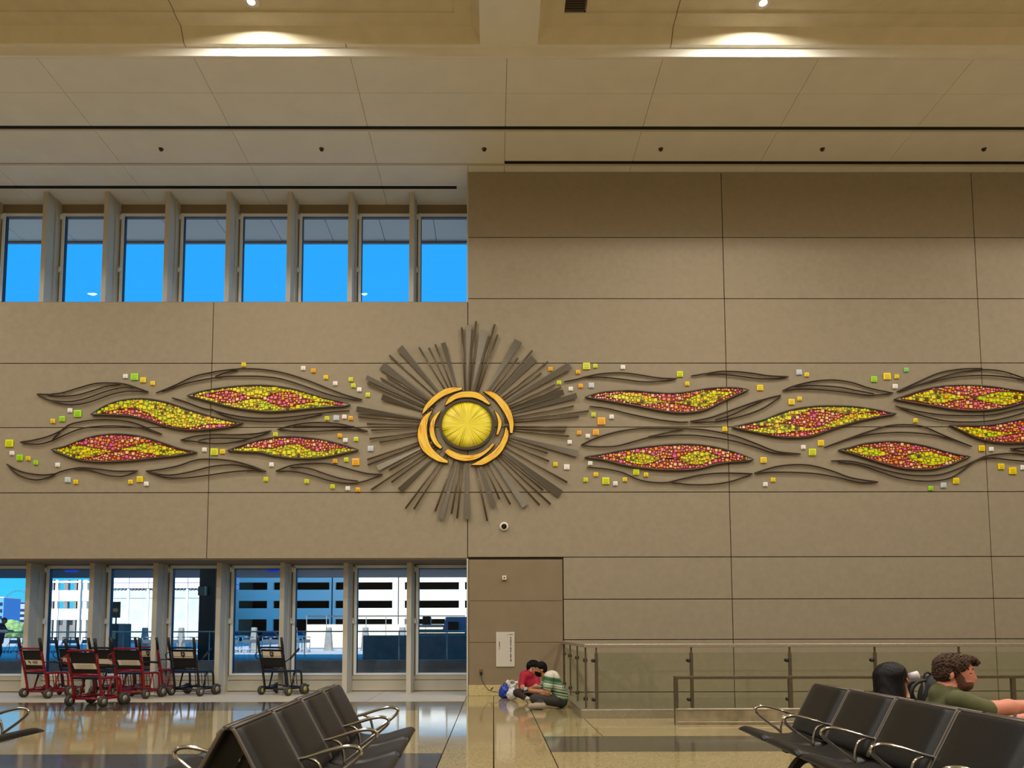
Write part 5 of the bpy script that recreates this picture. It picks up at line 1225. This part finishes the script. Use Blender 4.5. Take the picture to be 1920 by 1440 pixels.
# canopy over the doors
can = thing('entrance_canopy', 'dark flat canopy outside over the lower windows', 'canopy', (-6, 24, 0))
zcan = PY(700, 1082, 40).z
MB().box((-40, 3, zcan), (30, 16, zcan + 0.4)).build('deck', M_canopy, can)
MB().box((-40, 3, zcan + 0.4), (30, 16, zcan + 0.45)).build('bounce_membrane', mat('white bounce membrane', (238, 236, 230), 0.8), can)  # unseen white top added to bounce sunlight onto the soffit and hall ceiling
MB().box((-40, 15.9, zcan - 0.02), (30, 16.1, zcan + 0.5)).build('fascia', mat('pale fascia', (190, 190, 190), 0.6), can)
pc = PY(386.5, 1180, 33.0)
MB().box((pc.x + 6 - 0.35, 9, -0.03), (pc.x + 6 + 0.35, 9.7, zcan)).build('column', mat('charcoal column', (60, 62, 66), 0.7), can)
M_sgn = mat('blue sign face', (20, 60, 190), 0.4, emit=((20, 60, 200), 0.5))
for px, lb in ((134, 'blue sign board under the canopy beside the pale garage wing'), (512, 'blue sign board under the canopy before the shaded garage')):
    p = PY(px, 1075, 32)
    t = thing('canopy_sign', lb, 'sign', (p.x, 32, zcan))
    MB().bbox((-0.27, -0.03, -0.36), (0.27, 0.03, -0.04), 0.005).build('sign_face', M_sgn, t)
    MB().tube([(-0.15, 0, -0.05), (-0.15, 0, -0.002)], 0.012, 6).build('hanger', M_dsteel, t); MB().tube([(0.15, 0, -0.05), (0.15, 0, -0.002)], 0.012, 6).build('hanger', M_dsteel, t)
p = PY(379, 1108, 32.9)
t = thing('column_box', 'grey box fixed on the charcoal canopy column', 'box', (p.x, 32.99, p.z))
MB().bbox((-0.16, -0.16, -0.2), (0.14, 0.0, 0.2), 0.01).build('mount', M_conc, t); MB().box((0.14, -0.16, -0.2), (0.19, 0.0, 0.2)).build('cover', M_cream, t)  # the part named mount is the grey main body of the box itself
# low wall and guard rail just outside
MB().bbox((XW0, 18.5, -0.03), (XCOR + 2, 18.75, PY(600, 1238, 18.5).z), 0.01).build('planter_wall', M_kerb, None, label='low dark concrete kerb wall outside under the windows', cat='low wall')
zt_ = PY(600, 1184, 18.9).z
t = thing('outdoor_handrail', 'thin steel handrail standing just outside the windows', 'railing', (-6, 18.9, -0.03))
MB().tube([(-9, 0, zt_ + 0.03), (7, 0, zt_ + 0.03)], 0.018, 8).build('top_rail', M_steel, t)
MB().tube([(-9, 0, PY(600, 1253, 18.9).z + 0.03), (7, 0, PY(600, 1253, 18.9).z + 0.03)], 0.012, 8).build('lower_rail', M_steel, t)
for px in (-50, 90, 230, 392, 481, 571, 748, 838): MB().tube([(PY(px, 1220, 18.9).x + 6, 0, 0), (PY(px, 1220, 18.9).x + 6, 0, zt_ + 0.03)], 0.014, 6).build('post', M_steel, t)
a, b = PY(682, 1200, 24.0), PY(900, 1200, 24.0)
bw = thing('concrete_barrier', 'long grey concrete barrier block with scuffs outside the end windows', 'barrier', (a.x, 24.0, -0.03))
zb = PY(760, 1191, 24).z + 0.03
MB().bbox((0, -0.2, 0), (b.x - a.x, 0.2, zb), 0.03).build('block', M_conc2, bw)
MB().bbox((0.02, -0.24, 0.0), (b.x - a.x, -0.2, 0.22), 0.01).build('foot', M_conc, bw)
# tapered concrete bollards
me_b = MB().lathe([(0.36, 0), (0.34, 0.10), (0.24, 1.28), (0.22, 1.30), (0.22, 1.36), (0.23, 1.37), (0.22, 1.66), (0.17, 1.70)], 8, smooth=False).mesh('bollard', mat('grey bollard concrete', (132, 132, 126), 0.85, var=0.2, scale=3))
for i, (px, lb) in enumerate(((206, 'beside the outdoor kiosk'), (271, 'past the outdoor kiosk'), (339, 'beside the charcoal canopy column'), (476, 'before the shaded garage, behind the lone wheelchair'), (551, 'close behind a window fin'), (616, 'beside the pale yellow board fence'), (685, 'at the end of the concrete barrier'), (754, 'behind the concrete barrier'))):
    p = PY(px, 1217, 54)
    link('bollard', me_b, None, 'tapered grey concrete bollard ' + lb, 'bollard', 'forecourt bollards', None, (p.x, 54, -0.03))
# luggage carts in a row
c = MB()
for s in (-1, 1):
    c.tube(spline([(s*0.26, -0.45, 0.10), (s*0.26, 0.35, 0.14), (s*0.26, 0.42, 0.55), (s*0.25, 0.50, 1.02)], 3), 0.022, 6)
    c.tube([(s*0.26, -0.35, 0.12), (s*0.26, 0.42, 0.70)], 0.016, 5)
    c.lathe([(0.09, -0.02), (0.09, 0.02)], 10, c=(s*0.26, 0.3, 0.09), ax='X'); c.lathe([(0.07, -0.02), (0.07, 0.02)], 10, c=(s*0.2, -0.42, 0.07), ax='X')
c.tube([(-0.27, 0.50, 1.02), (0.27, 0.50, 1.02)], 0.03, 6); c.box((-0.24, 0.40, 0.62), (0.24, 0.43, 0.86)); c.box((-0.25, -0.4, 0.12), (0.25, 0.36, 0.15))
me_c = c.mesh('luggage_cart', mat('dull cart steel', (120, 124, 132), 0.35, 0.8))
for k in range(30):
    px = 20 + k * 19.0
    p = PY(px, 1210, 50)
    link('luggage_cart', me_c, None, 'grey steel luggage cart parked in the outdoor row', 'luggage cart', 'luggage carts parked outside', None, (p.x, 50 + 0.3 * (k % 2), -0.03), math.pi * 0.06)
# pale board fence past the carts
a = PY(575, 1190, 60)
f_ = thing('board_fence', 'pale yellow board fence outside with thin posts', 'fence', (a.x, 60, -0.03))
M_pale = mat('pale yellow boards', (240, 226, 182), 0.8)
zf = PY(700, 1170, 60).z
for k in range(8):
    MB().bbox((k * 1.6, -0.03, 0.12), (k * 1.6 + 1.56, 0.03, zf), 0.008).build('panel', M_pale, f_)
    MB().box((k * 1.6 - 0.04, -0.05, 0), (k * 1.6 + 0.02, 0.05, zf + 0.75)).build('post', M_conc, f_)
MB().box((-0.05, -0.03, zf + 0.62), (12.8, 0.03, zf + 0.72)).build('top_rail', M_dsteel, f_)
# sign stand and kiosk
p = PY(216, 1205, 30)
t = thing('sign_stand', 'outdoor pole sign with black board and orange print', 'sign', (p.x, 30, -0.03))
z0, z1 = PY(214, 1157, 30).z, PY(214, 1127, 30).z
MB().tube([(0, 0, 0), (0, 0, z1)], 0.03, 8).build('pole', M_dsteel, t)
bd = MB().bbox((-0.18, -0.06, z0), (0.18, -0.02, z1), 0.008).build('board', mat('black sign board', (40, 38, 36), 0.5), t)
MB().add([(-0.10, -0.064, z0+0.24), (0.02, -0.064, z0+0.24), (0.02, -0.064, z0+0.20), (0.12, -0.064, z0+0.31), (0.02, -0.064, z0+0.42), (0.02, -0.064, z0+0.38), (-0.10, -0.064, z0+0.38)], [(0,1,2,3,4,5,6)]).build('arrow_print', mat('orange print', (222, 160, 80), 0.6), bd)
p = PY(218, 1220, 27)
t = thing('outdoor_kiosk', 'dark outdoor kiosk with grey side standing before the carts', 'kiosk', (p.x, 27, -0.03))
zk_ = PY(218, 1168, 27).z
MB().bbox((-0.28, -0.25, 0), (0.16, 0.25, zk_), 0.02).build('cabinet', mat('black kiosk', (44, 44, 46), 0.5), t)
MB().bbox((0.16, -0.25, 0), (0.40, 0.25, zk_), 0.02).build('side_panel', M_conc, t)
MB().box((-0.22, -0.258, zk_ - 0.55), (0.08, -0.248, zk_ - 0.25)).build('print', mat('peach print', (200, 160, 120), 0.6), t)
# parking garage
GY = 131.0
gx = lambda px: PY(px, 1130, GY).x
gz = lambda py: PY(600, py, GY).z
t = thing('parking_garage', 'long white parking garage with dark open decks behind the forecourt', 'building', (0, GY, -0.03))
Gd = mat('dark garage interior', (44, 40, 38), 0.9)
M_trans = M_cream
xa, xb = gx(415), gx(990)
cuts = [1040, 1091.5, 1105.5, 1126, 1140, 1160.5]
for i in (0, 2, 4):
    top, bot = gz(cuts[i]), gz(cuts[i + 1])
    xx = xa
    while xx < xb - 1:
        MB().box((xx + 0.06, 0, bot), (min(xx + 11.0, xb) - 0.06, 0.5, top)).build('spandrel_panel', M_cream, t); xx += 11.05
for i in (1, 3, 5):
    top = gz(cuts[i]); bot = gz(cuts[i + 1]) if i < 5 else 0
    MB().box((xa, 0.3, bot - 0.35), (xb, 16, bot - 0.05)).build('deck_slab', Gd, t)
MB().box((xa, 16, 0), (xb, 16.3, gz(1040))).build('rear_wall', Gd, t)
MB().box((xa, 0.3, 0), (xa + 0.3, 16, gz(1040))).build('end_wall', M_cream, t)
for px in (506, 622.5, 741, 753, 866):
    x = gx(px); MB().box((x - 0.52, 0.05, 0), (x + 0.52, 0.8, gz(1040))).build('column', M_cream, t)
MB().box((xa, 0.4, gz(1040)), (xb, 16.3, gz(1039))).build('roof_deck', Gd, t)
M_car = [mat('car paint %d' % i, c_, 0.3) for i, c_ in enumerate(((210, 210, 210), (60, 64, 72), (130, 30, 30), (40, 70, 120)))]
def car(label, x, y, m_, rz=0.0):
    k = thing('parked_car', label, 'car', (x, y, -0.03), rz, 'cars parked before the garage')
    MB().bbox((-2.1, -0.85, 0.30), (2.1, 0.85, 0.85), 0.12).build('body', m_, k)
    MB().add([(-1.3,-0.75,0.83),(1.2,-0.75,0.83),(0.7,-0.65,1.40),(-0.9,-0.65,1.40),(-1.3,0.75,0.83),(1.2,0.75,0.83),(0.7,0.65,1.40),(-0.9,0.65,1.40)], [(0,1,2,3),(7,6,5,4),(3,2,6,7),(0,3,7,4),(1,5,6,2),(0,4,5,1)]).build('cabin', M_gasket, k)
    for sx in (-1.3, 1.3):
        for sy in (-0.8, 0.8): MB().lathe([(0.32, -0.1), (0.32, 0.1)], 14, c=(sx, sy, 0.32), ax='Y').build('wheel', M_rubber, k)
for i, (px, lb) in enumerate(((440, 'silver'), (508, 'dark grey'), (560, 'silver'), (620, 'red'), (672, 'dark grey'), (728, 'silver'), (800, 'blue'))):
    car('small %s car parked on the road before the garage, %s column' % (lb, ordn[i]), gx(px) * 118 / GY, 118, {'silver': M_car[0], 'dark grey': M_car[1], 'red': M_car[2], 'blue': M_car[3]}[lb])
for px in (622.5, 747): MB().box((gx(px) - 0.09, -0.04, 0), (gx(px) + 0.09, 0.06, gz(1040))).build('joint_channel', Gd, t)
M_wing = M_cream
# sunlit open wing of the garage
t = thing('garage_wing', 'sunlit cream garage wing with see-through decks', 'building', (0, GY, -0.03))
x0, x1 = gx(86), gx(203)
for i in (0, 2, 4):
    for a, b in ((x0, gx(110)), (gx(110), gx(150)), (gx(153), x1)):
        MB().box((a + 0.05, 0, gz(cuts[i + 1]) if i < 4 else gz(1161)), (b - 0.05, 0.5, gz(cuts[i] if i else 1088))).build('spandrel_panel', M_wing, t)
for px in (98, 103, 122, 141, 146, 158, 190): MB().box((gx(px) - 0.35, 0.1, 0), (gx(px) + 0.35, 0.8, gz(1086))).build('column', M_conc if px in (98, 122, 141) else M_wing, t)
MB().box((x0, 1.0, 0), (x1, 1.4, gz(1161))).build('ground_wall', M_conc, t)
# pale panelled block
t = thing('panel_block', 'pale grey panelled utility block with lilac upper storey outside', 'building', (0, 122, -0.03))
bx = lambda px: PY(px, 1130, 122).x
bz = lambda py: PY(300, py, 122).z
M_lil = mat('lilac cladding', (226, 222, 240), 0.7); M_sage = mat('sage concrete', (190, 200, 193), 0.8, var=0.12, scale=0.6); M_line = mat('dark dashed vent', (96, 96, 96), 0.8)
x0, x1 = bx(204), bx(425)
xs_ = [x0 + (x1 - x0) * q / 6 for q in range(7)]
for a, b in zip(xs_, xs_[1:]):
    MB().box((a + 0.04, 0, bz(1092)), (b - 0.04, 6, bz(1060))).build('cladding_panel', M_lil, t)
    MB().box((a + 0.04, 0, bz(1102.5)), (b - 0.04, 6, bz(1093))).build('cladding_panel', M_lil, t)
    MB().box((a + 0.04, 0.1, bz(1121)), (b - 0.04, 6, bz(1106))).build('wall_panel', M_sage, t)
    MB().box((a + 0.04, 0.0, 0.0), (b - 0.04, 6, bz(1122))).build('wall_panel', M_sage, t)
    MB().box((a - 0.18, -0.25, 0), (a + 0.18, 0.1, bz(1104))).build('pilaster', M_cream, t)
for k in range(34):
    xx = x0 + (x1 - x0) * (k + 0.25) / 34
    MB().box((xx, -0.06, bz(1105.5)), (xx + (x1 - x0) / 68, 0.3, bz(1103.2))).build('vent_slot', M_line, t)
# far skyline
t = thing('ferris_wheel', 'distant observation wheel on the skyline', 'ferris wheel', (PY(32, 1150, 1500).x, 1500, 0))
fc = PY(32, 1132, 1500); rw = 24 / FPX * 1500
pts = [(rw * math.cos(a_), 0, fc.z + rw * math.sin(a_)) for a_ in [2*math.pi*i/48 for i in range(48)]]
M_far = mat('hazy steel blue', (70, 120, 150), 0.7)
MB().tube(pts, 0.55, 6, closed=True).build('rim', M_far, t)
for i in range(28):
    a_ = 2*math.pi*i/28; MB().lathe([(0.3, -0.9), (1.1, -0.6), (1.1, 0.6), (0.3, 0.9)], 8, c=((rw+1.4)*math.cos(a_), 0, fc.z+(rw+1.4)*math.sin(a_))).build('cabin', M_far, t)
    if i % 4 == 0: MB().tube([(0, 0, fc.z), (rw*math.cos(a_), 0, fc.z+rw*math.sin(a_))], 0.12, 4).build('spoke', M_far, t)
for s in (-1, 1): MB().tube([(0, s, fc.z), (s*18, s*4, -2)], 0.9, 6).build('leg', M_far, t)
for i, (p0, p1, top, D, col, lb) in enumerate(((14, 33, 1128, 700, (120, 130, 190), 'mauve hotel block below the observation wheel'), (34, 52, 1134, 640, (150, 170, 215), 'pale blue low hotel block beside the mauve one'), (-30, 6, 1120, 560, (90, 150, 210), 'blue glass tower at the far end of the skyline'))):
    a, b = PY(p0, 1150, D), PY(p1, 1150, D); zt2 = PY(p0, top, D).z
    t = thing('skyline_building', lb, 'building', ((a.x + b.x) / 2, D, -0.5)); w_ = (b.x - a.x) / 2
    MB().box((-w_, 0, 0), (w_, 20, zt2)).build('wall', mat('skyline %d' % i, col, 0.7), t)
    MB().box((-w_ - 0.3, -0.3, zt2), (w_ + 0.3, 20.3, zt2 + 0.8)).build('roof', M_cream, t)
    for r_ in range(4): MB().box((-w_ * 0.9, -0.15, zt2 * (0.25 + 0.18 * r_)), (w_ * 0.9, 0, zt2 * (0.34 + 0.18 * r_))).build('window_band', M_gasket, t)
M_hedge = mat('grey green foliage', (120, 150, 90), 0.9, var=0.35, scale=1.5)
def blob_noise(a, fr): return lambda G: a * np.sin(G[..., 0]*fr) * np.sin(G[..., 1]*fr*1.3) * np.sin(G[..., 2]*fr*1.1 + 1)
for i, (px, D, w_, h_, lb) in enumerate(((20, 200, 4.5, 5.0, 'rounded green bush on the far forecourt edge'), (34, 210, 4.5, 4.4, 'second rounded green bush beside the garage wing'))):
    p = PY(px, 1165, D)
    t = thing('bush', lb, 'bush', (p.x, D, -0.03))
    body_object('foliage', [('e', (0, 0, h_ * 0.5), (w_ * 0.6, w_ * 0.5, h_ * 0.5), None, 0), ('e', (w_ * 0.4, 0, h_ * 0.4), (w_ * 0.4, w_ * 0.4, h_ * 0.4), None, 0), ('e', (-w_ * 0.4, 0, h_ * 0.38), (w_ * 0.4, w_ * 0.4, h_ * 0.38), None, 0)], 0.3, [M_hedge], t, 0.4, blob_noise(0.35, 2.6))
# service vehicle by the end window
p = PY(826, 1200, 29)
t = thing('service_tug', 'pale blue service tug with black control box behind the barrier', 'vehicle', (p.x, 29, -0.03))
vz = lambda py: PY(826, py, 29).z + 0.03
vx = lambda px: PY(px, 1175, 29).x - p.x
M_tug = mat('pale blue tug paint', (150, 166, 200), 0.4)
MB().bbox((vx(770), -0.6, 0.35), (vx(900), 0.6, vz(1187)), 0.05).build('chassis', M_conc, t)
MB().bbox((vx(772), -0.65, vz(1186)), (vx(834), 0.5, vz(1180)), 0.02).build('deck', M_bplastic, t)
MB().bbox((vx(772), -0.3, vz(1176)), (vx(832), 0.3, vz(1171)), 0.04).build('tank', M_cream, t)
MB().add([(vx(830), -0.5, vz(1186)), (vx(905), -0.5, vz(1186)), (vx(905), -0.5, vz(1157)), (vx(838), -0.5, vz(1157)), (vx(830), 0.6, vz(1186)), (vx(905), 0.6, vz(1186)), (vx(905), 0.6, vz(1157)), (vx(838), 0.6, vz(1157))], [(0,1,2,3),(7,6,5,4),(0,4,5,1),(1,5,6,2),(2,6,7,3),(3,7,4,0)]).build('cab', M_tug, t)
MB().bbox((vx(842), -0.72, vz(1182)), (vx(861), -0.5, vz(1166)), 0.02).build('control_box', M_bplastic, t)
MB().bbox((vx(793), -0.25, vz(1172)), (vx(808), 0.25, vz(1156)), 0.03).build('motor_box', M_leg, t)
for x in (vx(790), vx(880)):
    for y in (-0.6, 0.6): MB().lathe([(0.36, -0.12), (0.36, 0.12)], 16, c=(x, y, 0.36), ax='Y').build('wheel', M_rubber, t)
# unseen tower added behind the terminal to cast shade on part of the garage
MB().box((gx(418), -30, -0.5), (gx(668), -14, 152)).build('added_shade_tower', M_conc, None, label='unseen tall concrete block added behind the terminal to shade the garage', cat='wall', kind='structure')
